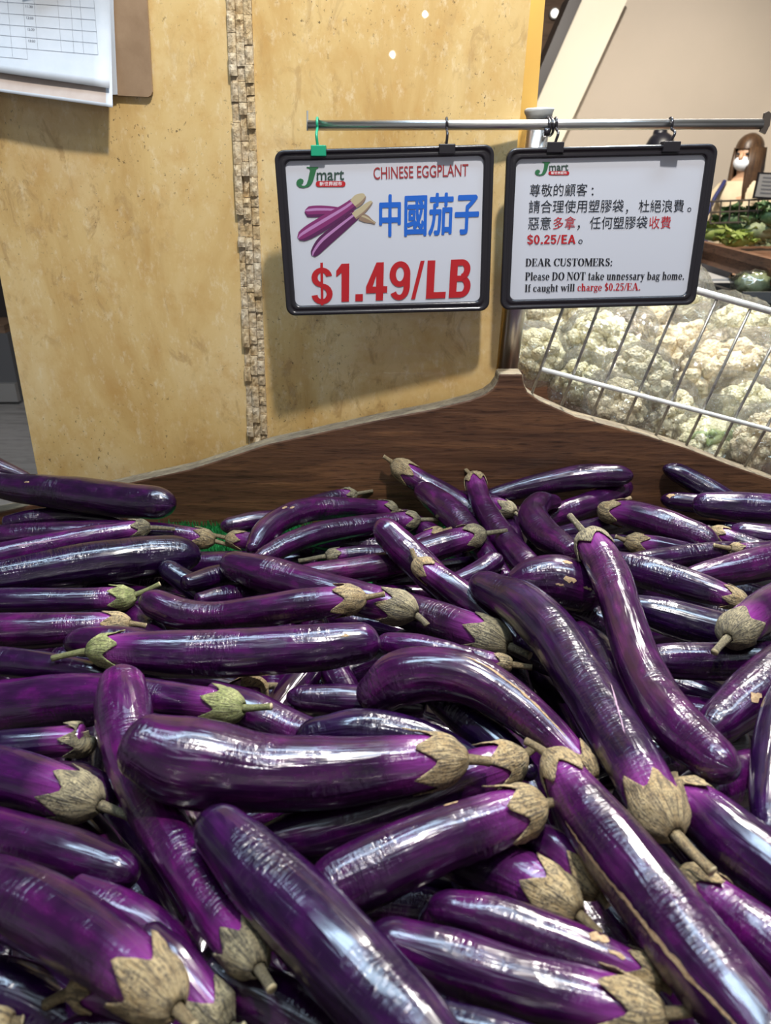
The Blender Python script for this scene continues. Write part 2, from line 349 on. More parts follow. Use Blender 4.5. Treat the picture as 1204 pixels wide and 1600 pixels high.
rnd = random.Random(5)
b = MB(); zt = onwall(370, -50).z; zb = onwall(400, 760).z
pA, pB = onwall(354, 0), onwall(393, 0); wS = (pB - pA).dot(WALLT); p0 = onwall(355.5, 0)
cw = wS / 3.0
pL = onwall(388, 690); lean = (pL - pA).dot(WALLT) / (pL.z - pA.z)          # the strip is set slightly out of plumb
for c in range(3):
    z = zb - rnd.random() * 0.02
    while z < zt:
        h = rnd.uniform(0.012, 0.034); dp = rnd.uniform(0.001, 0.008)
        x0, x1 = c * cw + 0.0004, (c + 1) * cw - 0.0004
        nx, nz = 3, max(2, int(h / 0.006))
        g = []
        for j in range(nz + 1):
            for i in range(nx + 1):
                edge = i in (0, nx) or j in (0, nz)
                d = dp + (rnd.uniform(-0.0015, 0.0015) if not edge else -0.0012)
                p = Vector((pA.x, pA.y, 0)) + WALLT * (x0 + (x1 - x0) * i / nx + lean * (z + h * j / nz - pA.z)) - WALLN * d; p.z = z + (h - 0.0008) * j / nz; g.append(p)
        Fc = [(j * (nx + 1) + i, j * (nx + 1) + i + 1, (j + 1) * (nx + 1) + i + 1, (j + 1) * (nx + 1) + i) for j in range(nz) for i in range(nx)]
        # skirt back to the wall
        n0 = len(g); rim = [i for i in range(nx + 1)] + [(j + 1) * (nx + 1) - 1 for j in range(1, nz + 1)] + [nz * (nx + 1) + i for i in range(nx - 1, -1, -1)] + [j * (nx + 1) for j in range(nz - 1, 0, -1)]
        g += [g[i] + WALLN * 0.012 for i in rim]; m = len(rim)
        Fc += [(rim[k], n0 + k, n0 + (k + 1) % m, rim[(k + 1) % m]) for k in range(m)]
        b.add((g, Fc)); z += h
s = NT('split_stone'); nz_ = s.noise(s.coord('Object'), 160, 5, 0.7); n2 = s.noise(s.coord('Object'), 30, 3)
cst = s.mix(s.ramp(n2, [(0.4, (0,) * 3), (0.65, (1,) * 3)]), s.ramp(nz_, [(0.3, (0.34, 0.22, 0.10)), (0.65, (0.66, 0.50, 0.28))]), s.ramp(nz_, [(0.3, (0.42, 0.33, 0.22)), (0.65, (0.72, 0.62, 0.46))]))
s.set(Base_Color=cst, Roughness=0.85); s.bump(nz_, 1.0, 0.003)
tag(fix_normals(b.build('trim_3', s.m)), kind='structure')

# ------------------------------------------------------------------ produce bin
BIN_Z = 0.85
prof = [(-120, 826), (-40, 808), (60, 786), (205, 753), (300, 732), (420, 693), (520, 671), (602, 653), (680, 638), (735, 624), (758, 615), (770, 606), (777, 595), (779, 584),
        (816, 584), (818, 598), (824, 612), (842, 625), (871, 638), (900, 651), (1000, 677), (1070, 699), (1140, 726), (1204, 748), (1330, 795)]
bn = thing('produce_bin', 'dark wooden bin board with a raised peak behind the eggplants', 'produce bin', (0.1, BY, 0))
top = [at(x, y, BY) for x, y in prof]
zl = BIN_Z - 0.04
poly = top + [Vector((top[-1].x, BY, zl)), Vector((top[0].x, BY, zl))]
V, Fc = prism(poly, (0, 0.034, 0)); nt = len(top) - 1
bd = mesh('back_board', V, Fc, [M['board'], M['edge']], bn, midx=[0, 0] + [1] * nt + [0] * 3); fix_normals(bd); bevel(bd, 0.003, 2)
xl, xr = -0.80, 0.86
b = MB(); b.add(box(xl, xr, -0.1, BY, BIN_Z - 0.04, BIN_Z - 0.006)); b.build('bin_floor', plain('dark_bin_floor', (0.018, 0.010, 0.007), 0.85), bn)
for xx in (xl - 0.03, xr): mesh('side_board', *box(xx, xx + 0.03, -0.1, BY, 0.0, BIN_Z + 0.02), M['board'], bn)
mesh('front_board', *box(xl, xr, -0.13, -0.10, 0.0, BIN_Z + 0.05), M['board'], bn)
rnd = random.Random(9)
b = MB(); b.add(box(-0.37, 0.10, 0.86, BY - 0.002, BIN_Z - 0.006, BIN_Z), 0)
for i in range(6500):
    x = rnd.uniform(-0.36, 0.09); y = rnd.uniform(0.90, BY - 0.003); a = rnd.random() * 6.28; h = rnd.uniform(0.008, 0.013)
    p = Vector((x, y, BIN_Z)); d = Vector((math.cos(a), math.sin(a), 0)); tip = p + Vector((rnd.uniform(-.004, .004), rnd.uniform(-.004, .004), h))
    b.add(([p - d * .0009, p + d * .0009, tip + d * .0004, tip - d * .0004], [(0, 1, 2, 3)]), 0)
tf = b.build('artificial_turf', NT('green_turf').set(Base_Color=(0.012, 0.14, 0.035), Roughness=0.35).m)
tag(tf, 'green artificial grass mat lining the back of the bin under the eggplants', 'artificial grass', kind='stuff')

# ------------------------------------------------------------------ steel post, rail, clips
post = thing('steel_post', 'upright steel post rising behind the peak of the wooden board', 'post', at(792, 590, 1.112))
pb, pt = at(790, 600, 1.112), at(842, 186, 1.112)
V, Fc = tube([pb, pb.lerp(pt, .5), pt], 0.0148, 24); mesh('tube', V, Fc, M['steel'], post, True)
pc = at(842, 171, 1.112)
V, Fc = tube([pt.lerp(pc, -.05), pt.lerp(pc, .45), pt.lerp(pc, .8), pc, pc + Vector((0, 0, .0012))], [0.0165, .0175, .0195, .0195, .017], 24); mesh('end_cap', V, Fc, M['cap'], post, True)
RY = 1.073
r0, r1 = at(481, 196, RY), at(1190, 194, RY)
rod = thing('hanging_rail', 'polished steel rail carrying both price signs', 'rail', at(842, 197, RY))
V, Fc = tube([r0, r0.lerp(r1, .5), r1], 0.0062, 20); mesh('rod', V, Fc, M['steel'], rod, True)
u0 = at(480, 173, RY); V, Fc = tube([r0 + Vector((-.001, 0, -.006)), u0], 0.0012, 8); mesh('end_pin', V, Fc, M['cap'], rod)
a, c = at(1185, 206, RY), at(1199, 175, RY)
V, Fc = prism([a, at(1193, 210, RY), at(1200, 196, RY), at(1203, 178, RY), at(1198, 174, RY), at(1192, 177, RY), at(1189, 195, RY)], (0, -0.004, 0)); fix_normals(mesh('end_tab', V, Fc, plain('aged_steel', (0.16, 0.13, 0.11), .4, Metallic=.8), rod))
tie = thing('cable_tie', 'black cable tie binding the steel rail to the post', 'cable tie', at(857, 197, RY))
b = MB()
for dx in (0, 5):
    c0 = at(854 + dx, 198, RY + .012)
    ring = [c0 + Vector((0.001 * math.sin(a * 2), math.cos(a) * 0.020, math.sin(a) * 0.0105)) for a in [2 * math.pi * k / 24 for k in range(25)]]
    b.add(tube(ring, 0.0018, 8, False))
c0 = at(853, 207, RY - .008); b.add(box(c0.x - .003, c0.x + .004, c0.y - .004, c0.y + .002, c0.z - .004, c0.z + .005))
b.build('strap', M['black'], tie, True)

# ------------------------------------------------------------------ lettering
def glyphs(body, offset=0.0):
    c = bpy.data.curves.new('lettering', 'FONT'); c.body = body; c.offset = offset; c.resolution_u = 4
    o = bpy.data.objects.new('lettering', c); col.objects.link(o)
    dg = bpy.context.evaluated_depsgraph_get(); me = bpy.data.meshes.new_from_object(o.evaluated_get(dg))
    V = [v.co.copy() for v in me.vertices]; Fc = [tuple(p.vertices) for p in me.polygons]
    bpy.data.objects.remove(o); bpy.data.curves.remove(c); bpy.data.meshes.remove(me)
    return [(v.x, v.y) for v in V], Fc
def arc(cx, cy, rx, ry, a0, a1, tx=.19, ty=.055, n=14):
    P, Q = [], []
    for i in range(n + 1):
        a = math.radians(a0 + (a1 - a0) * i / n); ca, sa = math.cos(a), math.sin(a)
        P.append((cx + rx * ca, cy + ry * sa)); Q.append((cx + (rx - tx) * ca, cy + (ry - ty) * sa))
    return [[P[i], P[i + 1], Q[i + 1], Q[i]] for i in range(n)]
def R(x0, x1, y0, y1): return [[(x0, y0), (x1, y0), (x1, y1), (x0, y1)]]
def Q(*p): return [list(p)]
def st(x, y0, y1, w=.19, s=.07, lo=True, hi=True):
    o = R(x, x + w, y0, y1)
    if lo: o += R(x - s, x + w + s, y0, y0 + .045)
    if hi: o += R(x - s, x + w + s, y1 - .045, y1)
    return o
X = .68
SERIF = {
 'D': (st(.1, 0, 1) + arc(.32, .5, .48, .5, -90, 90), .86),
 'E': (st(.1, 0, 1) + R(.1, .68, .945, 1) + R(.63, .68, .74, 1) + R(.29, .5, .48, .535) + R(.46, .51, .38, .64) + R(.1, .7, 0, .055) + R(.65, .70, 0, .28), .76),
 'A': (Q((.08, 0), (.15, 0), (.46, 1), (.40, 1)) + Q((.62, 0), (.84, 0), (.52, 1), (.38, 1)) + R(.2, .66, .3, .36) + R(0, .27, 0, .045) + R(.52, .92, 0, .045), .92),
 'R': (st(.1, 0, 1) + arc(.34, .745, .38, .255, -90, 90) + Q((.34, .5), (.50, .5), (.90, 0), (.68, 0)) + R(.62, .94, 0, .045), .92),
 'C': (arc(.48, .5, .43, .51, 42, 318) + R(.75, .80, .66, 1.0), .86),
 'U': (st(.1, .3, 1, lo=False) + arc(.43, .32, .33, .33, 180, 360, .12, .07) + R(.70, .76, .3, 1) + R(.6, .86, .955, 1), .88),
 'S': (arc(.33, .75, .25, .26, 25, 255, .15, .06) + arc(.35, .27, .27, .28, 75, -155, .15, .06) + Q((.17, .62), (.20, .72), (.56, .40), (.5, .26)) + R(.50, .55, .72, 1) + R(.1, .15, 0, .3), .68),
 'T': (st(.32, 0, 1, hi=False) + R(.04, .79, .945, 1) + R(.04, .09, .72, 1) + R(.74, .79, .72, 1), .83),
 'O': (arc(.46, .5, .42, .51, 0, 360, .20), .92),
 'M': (R(.12, .18, 0, 1) + R(.02, .28, 0, .045) + R(.02, .2, .955, 1) + Q((.1, 1), (.32, 1), (.62, .12), (.50, 0)) + Q((.50, 0), (.58, 0), (.90, 1), (.84, 1)) + st(.82, 0, 1), 1.1),
 'N': (R(.12, .18, 0, 1) + R(.02, .28, 0, .045) + R(.0, .2, .955, 1) + Q((.08, 1), (.30, 1), (.80, .05), (.72, -.02)) + R(.72, .78, 0, 1) + R(.62, .88, .955, 1), .90),
 'P': (st(.1, 0, 1) + arc(.34, .73, .36, .27, -90, 90), .76),
 'I': (st(.12, 0, 1), .44),
 'l': (st(.09, 0, 1, .17, .06, hi=False) + R(.02, .1, .955, 1), .36),
 'e': (arc(.3, .34, .26, .35, 0, 320, .15, .05) + R(.12, .55, .34, .39), .60),
 'a': (R(.32, .48, .06, .5) + arc(.3, .48, .18, .21, 0, 160, .12, .05) + arc(.25, .2, .2, .2, 60, 310, .13, .05) + R(.44, .6, 0, .06), .60),
 's': (arc(.25, .51, .18, .18, 20, 250, .11, .05) + arc(.26, .19, .19, .2, 75, -160, .11, .05) + Q((.12, .42), (.16, .5), (.42, .3), (.38, .2)) + R(.36, .4, .5, .68), .52),
 't': (R(.1, .26, .08, .88) + R(.02, .38, .62, .67) + arc(.24, .14, .14, .15, 180, 330, .1, .05), .42),
 'k': (st(.08, 0, 1, .16, .06, hi=False) + R(.02, .1, .955, 1) + Q((.2, .28), (.26, .28), (.56, .66), (.46, .66)) + Q((.28, .42), (.38, .5), (.64, 0), (.44, 0)) + R(.38, .68, 0, .045) + R(.38, .62, .635, .68), .68),
 'u': (R(.1, .26, .12, X) + R(.02, .26, X - .045, X) + arc(.27, .18, .17, .2, 180, 330, .1, .06) + R(.42, .58, 0, X) + R(.34, .58, X - .045, X) + R(.5, .66, 0, .045), .68),
 'n': (st(.09, 0, X, .16, .06, hi=False) + R(.02, .1, X - .045, X) + arc(.36, .47, .2, .21, 0, 150, .15, .07) + st(.41, 0, .5, .15, .06, hi=False), .68),
 'r': (st(.09, 0, X, .16, .06, hi=False) + R(.02, .1, X - .045, X) + arc(.36, .5, .14, .18, 20, 150, .08, .1), .50),
 'y': (Q((.06, X), (.24, X), (.40, .1), (.32, 0)) + Q((.46, X), (.52, X), (.26, -.22), (.18, -.22)) + R(0, .3, X - .045, X) + R(.38, .6, X - .045, X) + R(.08, .24, -.27, -.17), .60),
 'b': (R(.09, .25, 0, 1) + R(.02, .1, .955, 1) + arc(.32, .34, .28, .35, -140, 140, .16, .05), .66),
 'g': (arc(.26, .46, .22, .22, 0, 360, .13, .05) + R(.42, .58, .58, .65) + arc(.28, -.08, .26, .16, 0, 360, .07, .06) + Q((.1, .28), (.2, .28), (.2, .06), (.08, .1)) + R(.14, .44, .06, .14), .58),
 'h': (st(.09, 0, 1, .16, .06, hi=False) + R(.02, .1, .955, 1) + arc(.36, .47, .2, .21, 0, 150, .15, .07) + st(.41, 0, .5, .15, .06, hi=False), .68),
 'o': (arc(.3, .34, .27, .35, 0, 360, .15, .05), .62),
 'm': (st(.09, 0, X, .16, .06, hi=False) + R(.02, .1, X - .045, X) + arc(.34, .47, .19, .21, 0, 150, .14, .07) + st(.38, 0, .5, .15, .05, hi=False) + arc(.64, .47, .19, .21, 0, 150, .14, .07) + st(.68, 0, .5, .15, .06, hi=False), .96),
 'f': (st(.1, 0, .85, .16, .06, hi=False) + R(.02, .38, .62, .67) + arc(.3, .82, .2, .19, 40, 180, .14, .06), .40),
 'c': (arc(.3, .34, .27, .35, 50, 315, .15, .05) + R(.4, .5, .44, .56), .56),
 'w': (Q((.05, X), (.22, X), (.36, .08), (.28, 0)) + Q((.28, 0), (.34, 0), (.5, X), (.45, X)) + Q((.40, X), (.56, X), (.70, .08), (.62, 0)) + Q((.62, 0), (.67, 0), (.86, X), (.81, X)) + R(0, .28, X - .045, X) + R(.72, .92, X - .045, X), .92),
 'i': (st(.09, 0, X, .16, .06, hi=False) + R(.02, .1, X - .045, X) + R(.08, .26, .80, .97), .36),
 '0': (arc(.3, .5, .26, .51, 0, 360, .16), .62),
 '2': (arc(.3, .72, .25, .28, 0, 160, .14, .07) + Q((.55, .72), (.41, .72), (.06, .06), (.2, .06)) + R(.05, .58, 0, .13), .62),
 '5': (R(.12, .18, .5, 1) + R(.12, .54, .88, 1) + arc(.28, .33, .27, .34, 130, -140, .15, .06), .62),
 '$': (arc(.3, .74, .22, .24, 25, 255, .13, .06) + arc(.31, .27, .24, .26, 75, -155, .13, .06) + Q((.15, .62), (.18, .72), (.5, .38), (.45, .26)) + R(.27, .33, -.1, 1.1), .62),
 '/': (Q((0, 0), (.08, 0), (.38, 1), (.30, 1)), .38),
 '.': (R(.08, .24, 0, .16), .32), ':': (R(.1, .26, 0, .16) + R(.1, .26, .48, .64), .36), ' ': ([], .32)}
G_ = .235
SANS = {
 '1': (R(.20, .43, 0, 1) + Q((.20, 1), (.04, .82), (.04, .66), (.20, .77)), .56),
 '.': (R(.06, .29, 0, .19), .36),
 '4': (R(.32, .54, 0, 1) + R(.02, .66, .20, .375) + Q((.02, .375), (.02, .20), (.22, .375), (.44, 1), (.32, 1)), .70),
 '9': (arc(.33, .675, .31, .335, 0, 360, .19, .15, 26) + arc(.33, .33, .31, .34, -150, 0, .19, .14) + R(.45, .64, .33, .68), .69),
 '/': (Q((.0, 0), (.12, 0), (.36, 1), (.24, 1)), .38),
 'L': (R(.07, .30, 0, 1) + R(.07, .66, 0, .17), .69),
 'B': (R(.07, .29, 0, 1) + R(.07, .42, .84, 1) + R(.07, .44, .43, .58) + R(.07, .44, 0, .16) + arc(.40, .735, .27, .265, -90, 90, .19, .155) + arc(.42, .29, .29, .29, -90, 90, .20, .155), .78),
 '$': (arc(.32, .73, .29, .27, 8, 270, .17, .14) + arc(.32, .27, .30, .29, -172, 90, .17, .14) + R(.285, .355, -.13, 1.13), .66),
 '0': (arc(.32, .5, .29, .51, 0, 360, .18, .15, 26), .66),
 '2': (arc(.31, .70, .28, .31, 0, 165, .18, .14) + Q((.59, .70), (.41, .68), (.03, .16), (.03, 0), (.20, .10)) + R(.03, .60, 0, .16), .65),
 '5': (R(.06, .22, .44, 1) + R(.06, .57, .84, 1) + arc(.30, .33, .30, .34, 140, -160, .18, .14), .66),
 'E': (R(.07, .28, 0, 1) + R(.07, .62, .84, 1) + R(.07, .58, .43, .58) + R(.07, .64, 0, .16), .70),
 'A': (Q((0, 0), (.21, 0), (.44, .82), (.44, 1), (.30, 1)) + Q((.58, 0), (.79, 0), (.49, 1), (.38, 1), (.38, .82)) + R(.19, .6, .2, .35), .80)}
def sans(body):
    V, Fc, x = [], [], 0.0
    for ch in body:
        polys, wd = SANS[ch]
        for p in polys:
            o = len(V); V += [(x + a, c, len(Fc) % 60) for a, c in p]; Fc.append(tuple(range(o, o + len(p))))
        x += wd
    return V, Fc
def heavy(body, d):
    """a heavier cut of the plain lettering: the same strokes laid five times, a hair apart"""
    V0, F0 = glyphs(body); V, Fc = [], []; k = 0
    for k in range(9):
        dx, dy = (d * math.cos(k * math.pi / 4), d * math.sin(k * math.pi / 4)) if k else (0, 0)
        o = len(V); V += [(x + dx, y + dy, k) for x, y in V0]; Fc += [tuple(i + o for i in f) for f in F0]
    return V, Fc
def serif(body):
    V, Fc, x = [], [], 0.0
    for ch in body:
        polys, wd = SERIF[ch]
        for p in polys:
            o = len(V); V += [(x + a, c, len(Fc) % 60) for a, c in p]; Fc.append(tuple(range(o, o + len(p))))
        x += wd
    n = len(V); V = V + [(v[0] + .030, v[1] + .004) for v in V]; Fc = Fc + [tuple(i + n for i in f) for f in Fc]
    return [(*v[:2], 0 if k < n else 1) for k, v in enumerate(V)], Fc
def place(mb, vf, tl, bl, tr, P, m, ext_y=None):
    """fit flat glyphs into the pixel frame tl, bl, tr on a sign plane P=(origin, normal); ext_y=(lo,hi) sets which glyph rows meet bl and tl."""
    V, Fc = vf; xs = [v[0] for v in V]; ys = [v[1] for v in V]
    x0, x1 = min(xs), max(xs); y0, y1 = ext_y if ext_y else (min(ys), max(ys))
    A, B_, C_ = (on_plane(*p, *P) for p in (tl, bl, tr))
    mb.add(([B_ + (C_ - A) * ((x - x0) / (x1 - x0)) + (A - B_) * ((y - y0) / (y1 - y0)) - P[1] * (6e-6 * z) for x, y, z in [(*v, 0)[:3] for v in V]], Fc), m)

JPOLY = [(275, 112), (405, 112), (403, 128), (384, 133), (362, 215), (345, 272), (322, 310), (290, 335), (240, 345), (195, 338), (165, 312), (160, 285), (175, 255), (205, 240), (232, 247), (243, 270), (233, 295), (214, 301), (226, 320), (255, 320), (275, 300), (292, 250), (312, 150), (306, 131), (275, 124)]
def logo(mb, P, fx, fy):
    """the green J, dark green mart and the red pill; fx, fy map the first sign's logo pixels to this sign's"""
    j = [on_plane(fx(440 + x / 7.08), fy(245 + y / 7.08), *P) for x, y in JPOLY]
    mb.add((j, [tuple(reversed(range(len(j))))]), 0)
    T = lambda *p: [(fx(x), fy(y)) for x, y in p]
    place(mb, glyphs('mart', .012), *T((494.5, 267), (494.5, 282.5), (537.5, 266)), P, 1)
    pill = []
    for cx, a0 in ((497.5, 90), (535, -90)):
        for k in range(9):
            a = math.radians(a0 + 180 * k / 8); pill.append(on_plane(fx(cx + 4.6 * math.cos(a)), fy(287.4 - 4.6 * math.sin(a)), *P))
    mb.add((pill, [tuple(range(len(pill)))]), 2)
    P2 = (P[0] - P[1] * .00012, P[1])
    place(mb, glyphs('新世界超市', .015), *T((499, 284), (499, 290.6), (534, 283.6)), P2, 3)

def rounded(x0, x1, z0, z1, r, n=6):
    P = []
    for cx, cz, a0 in ((x1 - r, z1 - r, 0), (x0 + r, z1 - r, 90), (x0 + r, z0 + r, 180), (x1 - r, z0 + r, 270)):
        for k in range(n + 1):
            a = math.radians(a0 + 90 * k / n); P.append((cx + r * math.cos(a), cz + r * math.sin(a)))
    return P
def sign(name, label, corners, Y, yaw):
    """framed plastic sign hung from its top edge; corners are TL TR BR BL pixels of the frame's outside"""
    n = Vector((math.sin(yaw), math.cos(yaw), 0)); c0 = at(sum(c[0] for c in corners) / 4, sum(c[1] for c in corners) / 4, Y)
    tl, tr, br, bl = (on_plane(*c, c0, n) for c in corners)
    ex = ((tr - tl) + (br - bl)).normalized(); ez = n.cross(ex).normalized() * -1
    if ez.z < 0: ez = -ez
    W = ((tr - tl).dot(ex) + (br - bl).dot(ex)) / 2; H = ((tl - bl).dot(ez) + (tr - br).dot(ez)) / 2
    root = thing(name, label, 'sign', c0 - ez * H / 2)
    def ringm(sections, nm, mat):
        V, Fc, k = [], [], None
        for (x, z, r, d) in sections:
            p = rounded(-W / 2 + x, W / 2 - x, -H / 2 + z, H / 2 - z, r); k = len(p); V += [c0 + ex * a + ez * b_ + n * d for a, b_ in p]
        for i in range(len(sections) - 1):
            for q in range(k): Fc.append((i * k + q, i * k + (q + 1) % k, (i + 1) * k + (q + 1) % k, (i + 1) * k + q))
        o = mesh(nm, V, Fc, mat, root, False); fix_normals(o); o.data.polygons.foreach_set('use_smooth', [True] * len(o.data.polygons)); return o
    ringm([(.001, .001, .012, .006), (0, 0, .0125, .002), (.0005, .0005, .012, -.004), (.0025, .0025, .0105, -.0055), (.0050, .0050, .0095, -.004), (.0062, .0062, .009, -.0025),
           (.0080, .0080, .0085, -.0035), (.0110, .0110, .0080, -.0045), (.0128, .0128, .0078, -.003), (.0135, .0135, .0078, .002)], 'frame', M['black'])
    p = rounded(-W / 2 + .010, W / 2 - .010, -H / 2 + .010, H / 2 - .010, .008)
    V = [c0 + ex * a + ez * b_ for a, b_ in p]; k = len(p); sh = mesh('sheet', V, [tuple(reversed(range(k)))], M['paper'], root); 
    V = [c0 + ex * a + ez * b_ + n * .004 for a, b_ in p]; mesh('backing', V, [tuple(range(k))], M['black'], root)
    return root, sh, (c0 - n * .0006, n), c0, n, ex, ez, W, H

# price sign
root, sh, P, c0, n, ex, ez, W, H = sign('price_sign', 'black framed sign pricing Chinese eggplant at $1.49/LB', [(427, 239), (774, 233), (761, 489), (449, 500)], 1.050, 0.0)
b = MB(); logo(b, P, lambda x: x, lambda y: y)
INKS = [M['ink_green'], M['ink_dkgreen'], M['ink_red'], M['ink_white'], M['ink_maroon'], M['ink_blue']]
b.build('logo', INKS, sh); b = MB()
place(b, glyphs('CHINESE EGGPLANT', .006), (583, 261.5), (583.5, 280.5), (731.5, 256), P, 4)
b.build('product_name', INKS, sh); b = MB()
place(b, heavy('中國茄子', .024), (592, 304), (592, 371), (750, 299), P, 5)
b.build('chinese_name', INKS, sh); b = MB()
place(b, sans('1.49/LB'), (525, 412), (525, 472.5), (738, 404), P, 2)
place(b, sans('$'), (485.5, 411), (487, 482), (519, 410), P, 2)
b.build('price', INKS, sh)
# printed picture of three eggplants
b = MB()
def printed(pts, ms, lvl):
    """a printed fruit: (x, y, half width) pixels along its axis, a lit and a shaded stripe"""
    Pp = (P[0] - P[1] * (.00005 * lvl), P[1]); L = cat_rom([(x, y, 0, r) for x, y, r in pts], 18); N = len(L)
    for lo, hi, m, e in ((-1, 1, ms[0], 0), (-0.55, -0.10, ms[1], 1), (0.5, 1, ms[2], 1)):
        V = []
        for i, (x, y, _, r) in enumerate(L):
            j0, j1 = L[max(i - 1, 0)], L[min(i + 1, N - 1)]; dx, dy = j1[0] - j0[0], j1[1] - j0[1]; q = math.hypot(dx, dy) or 1; nx, ny = -dy / q, dx / q
            if ny < 0: nx, ny = -nx, -ny
            for f in (lo, hi): V.append(on_plane(x + nx * r * f, y + ny * r * f, Pp[0] - Pp[1] * (.00002 * e), Pp[1]))
        b.add((V, [(2 * i, 2 * i + 1, 2 * i + 3, 2 * i + 2) for i in range(N - 1)]), m)
printed([(476, 330, 2), (480, 331, 8), (500, 330, 9), (530, 331, 7), (560, 338, 6)], (0, 2, 1), 1)
printed([(562, 338, 6), (572, 342, 6), (580, 346, 3), (586, 349, 2)], (4, 3, 4), 2)
printed([(489, 400, 3), (492, 394, 7), (505, 378, 10), (530, 357, 9), (556, 336, 7)], (1, 2, 1), 3)
printed([(553, 338, 6), (565, 329, 6), (576, 319, 4), (581, 315, 2)], (3, 3, 4), 4)
printed([(466, 373, 3), (470, 370, 8), (485, 361, 11), (515, 343, 11), (540, 327, 9), (556, 315, 8)], (0, 2, 1), 5)
printed([(552, 319, 8), (560, 312, 9), (567, 307, 6), (570, 305, 3)], (3, 3, 4), 6)
b.build('printed_picture', [M['print_a'], M['print_b'], M['print_c'], M['print_d'], M['print_e']], sh)
def clip(px, top, bot, x0, x1, mat, label, mirror=1):
    """hook over the rail and a flat jaw gripping the sign frame"""
    Yc = 1.050; t = thing('sign_clip', label, 'clip', at((x0 + x1) / 2, bot, Yc), 'clips holding the signs')
    a, c = at(x0, top, Yc), at(x1, bot, Yc)
    o = mesh('jaw', *box(a.x, c.x, Yc - .0085, Yc + .0075, c.z, a.z), mat, t); bevel(o, .001)
    h = at(px, top, Yc); rc = at(px, 196, RY); rr = 0.0085
    path = [Vector((h.x, Yc, a.z - .001)), Vector((rc.x, Yc, (a.z + rc.z) / 2)), Vector((rc.x, RY - rr * .95, rc.z - .004))]
    path += [Vector((rc.x, RY - math.cos(q) * rr, rc.z + math.sin(q) * rr)) for q in [math.radians(v) for v in range(0, 201, 20)]]
    P_ = [Vector(p) for p in cat_rom([tuple(p) for p in path], 30)]
    V, Fc = tube(P_, .0018, 8); mesh('hook', V, Fc, mat, t, True)
clip(496, 227, 244.5, 486, 510, M['green'], 'green plastic clip holding the price sign near the stone strip')
clip(697, 225, 241, 685, 710, M['black'], 'black plastic clip holding the price sign, opposite the green clip')

# notice sign
root2, sh2, P2_, *_ = sign('notice_sign', 'black framed notice sign about plastic bags hung over the cauliflower', [(789, 236), (1116, 231), (1088, 480), (783, 490)], 1.050, -0.03)
b = MB(); logo(b, P2_, lambda x: 835.5 + (x - 463) * .70, lambda y: 253 + (y - 261) * .66)
INKS = [M['ink_green'], M['ink_dkgreen'], M['ink_red'], M['ink_white'], M['ink_black'], M['ink_blue']]
b.build('logo', INKS, sh2); b = MB()
CN = lambda t, tl, bl, tr, m: place(b, glyphs(t, .0), tl, bl, tr, P2_, m)
CN('尊敬的顧客', (828, 287.5), (827, 307), (918, 286.5), 4); CN('：', (924, 293), (924, 305), (927, 293), 4)
CN('請合理使用塑膠袋', (826.5, 313), (825.5, 333), (975, 311.5), 4); CN('，', (977.5, 327), (977, 334), (981, 327), 4)
CN('杜絕浪費', (998, 312), (997, 332), (1069, 311.5), 4); CN('。', (1074, 324), (1073, 331), (1080, 324), 4)
CN('惡意', (825.5, 339), (824.5, 359), (861, 338.5), 4); CN('多拿', (864.5, 338.5), (863.5, 358.5), (899.5, 338), 2); CN('，', (902, 352), (901, 359), (906, 352), 4)
CN('任何塑膠袋', (921.5, 338.5), (920.5, 358), (1012, 337.5), 4); CN('收費', (1014.5, 338), (1013.5, 357.5), (1048.5, 337.5), 2)
place(b, sans('$0.25/EA'), (823.5, 365.5), (823, 383), (899.5, 365), P2_, 2); CN('。', (903.5, 374), (903, 381), (910, 374), 4)
b.build('chinese_lettering', INKS, sh2); b = MB()
CAP = (0, 1)
place(b, serif('DEAR CUSTOMERS:'), (821, 404), (820.6, 416), (956.5, 403.5), P2_, 4, CAP)
place(b, serif('Please DO NOT take unnessary bag home.'), (820.5, 425.5), (820, 438), (1069.5, 424.5), P2_, 4, CAP)
place(b, serif('If caught will'), (820, 444.5), (819.6, 456), (898, 443.5), P2_, 4, CAP)
place(b, serif('charge $0.25/EA.'), (902, 443.2), (901.6, 454.8), (1000.5, 442), P2_, 2, CAP)
b.build('english_lettering', INKS, sh2)
clip(867, 222, 239, 853, 878, M['black'], 'black plastic clip holding the notice sign beside the steel post')
clip(1046, 221, 238, 1034, 1058, M['black'], 'black plastic clip holding the notice sign, farther from the post')

# ------------------------------------------------------------------ clipboard and papers on the gold panel
def sheet(name, px, off, thick, mat, parent=None, loc=None):
    q = [onwall(x, y, off) for x, y in px]; V, Fc = prism(q, WALLN * thick); return fix_normals(mesh(name, V, Fc, mat, parent, loc=loc))
cl = thing('clipboard', 'brown hardboard clipboard fixed to the gold panel', 'clipboard', onwall(120, 150, 0.004))
o = sheet('board', [(-90, -60), (226, -60), (229, 0), (234, 80), (237, 135), (237.5, 144), (235.5, 149), (231, 151.5), (200, 150), (60, 142), (-80, 134)], 0.006, .004, M['hardboard'], cl)
q0 = onwall(90, -40, .009); mesh('spring_clip', *box(q0.x - .04, q0.x + .04, q0.y - .012, q0.y, q0.z - .01, q0.z + .02), M['steel'], cl)
o = sheet('paper_sheet', [(-90, -50), (176, -50), (177.5, 20), (181, 100), (183.5, 147.5), (174, 148), (-90, 128)], 0.0085, .0006, M['paper2'], loc=onwall(100, 140, .0085)); tag(o, 'white paper sheet peeking from under the top sheet on the clipboard', 'paper')
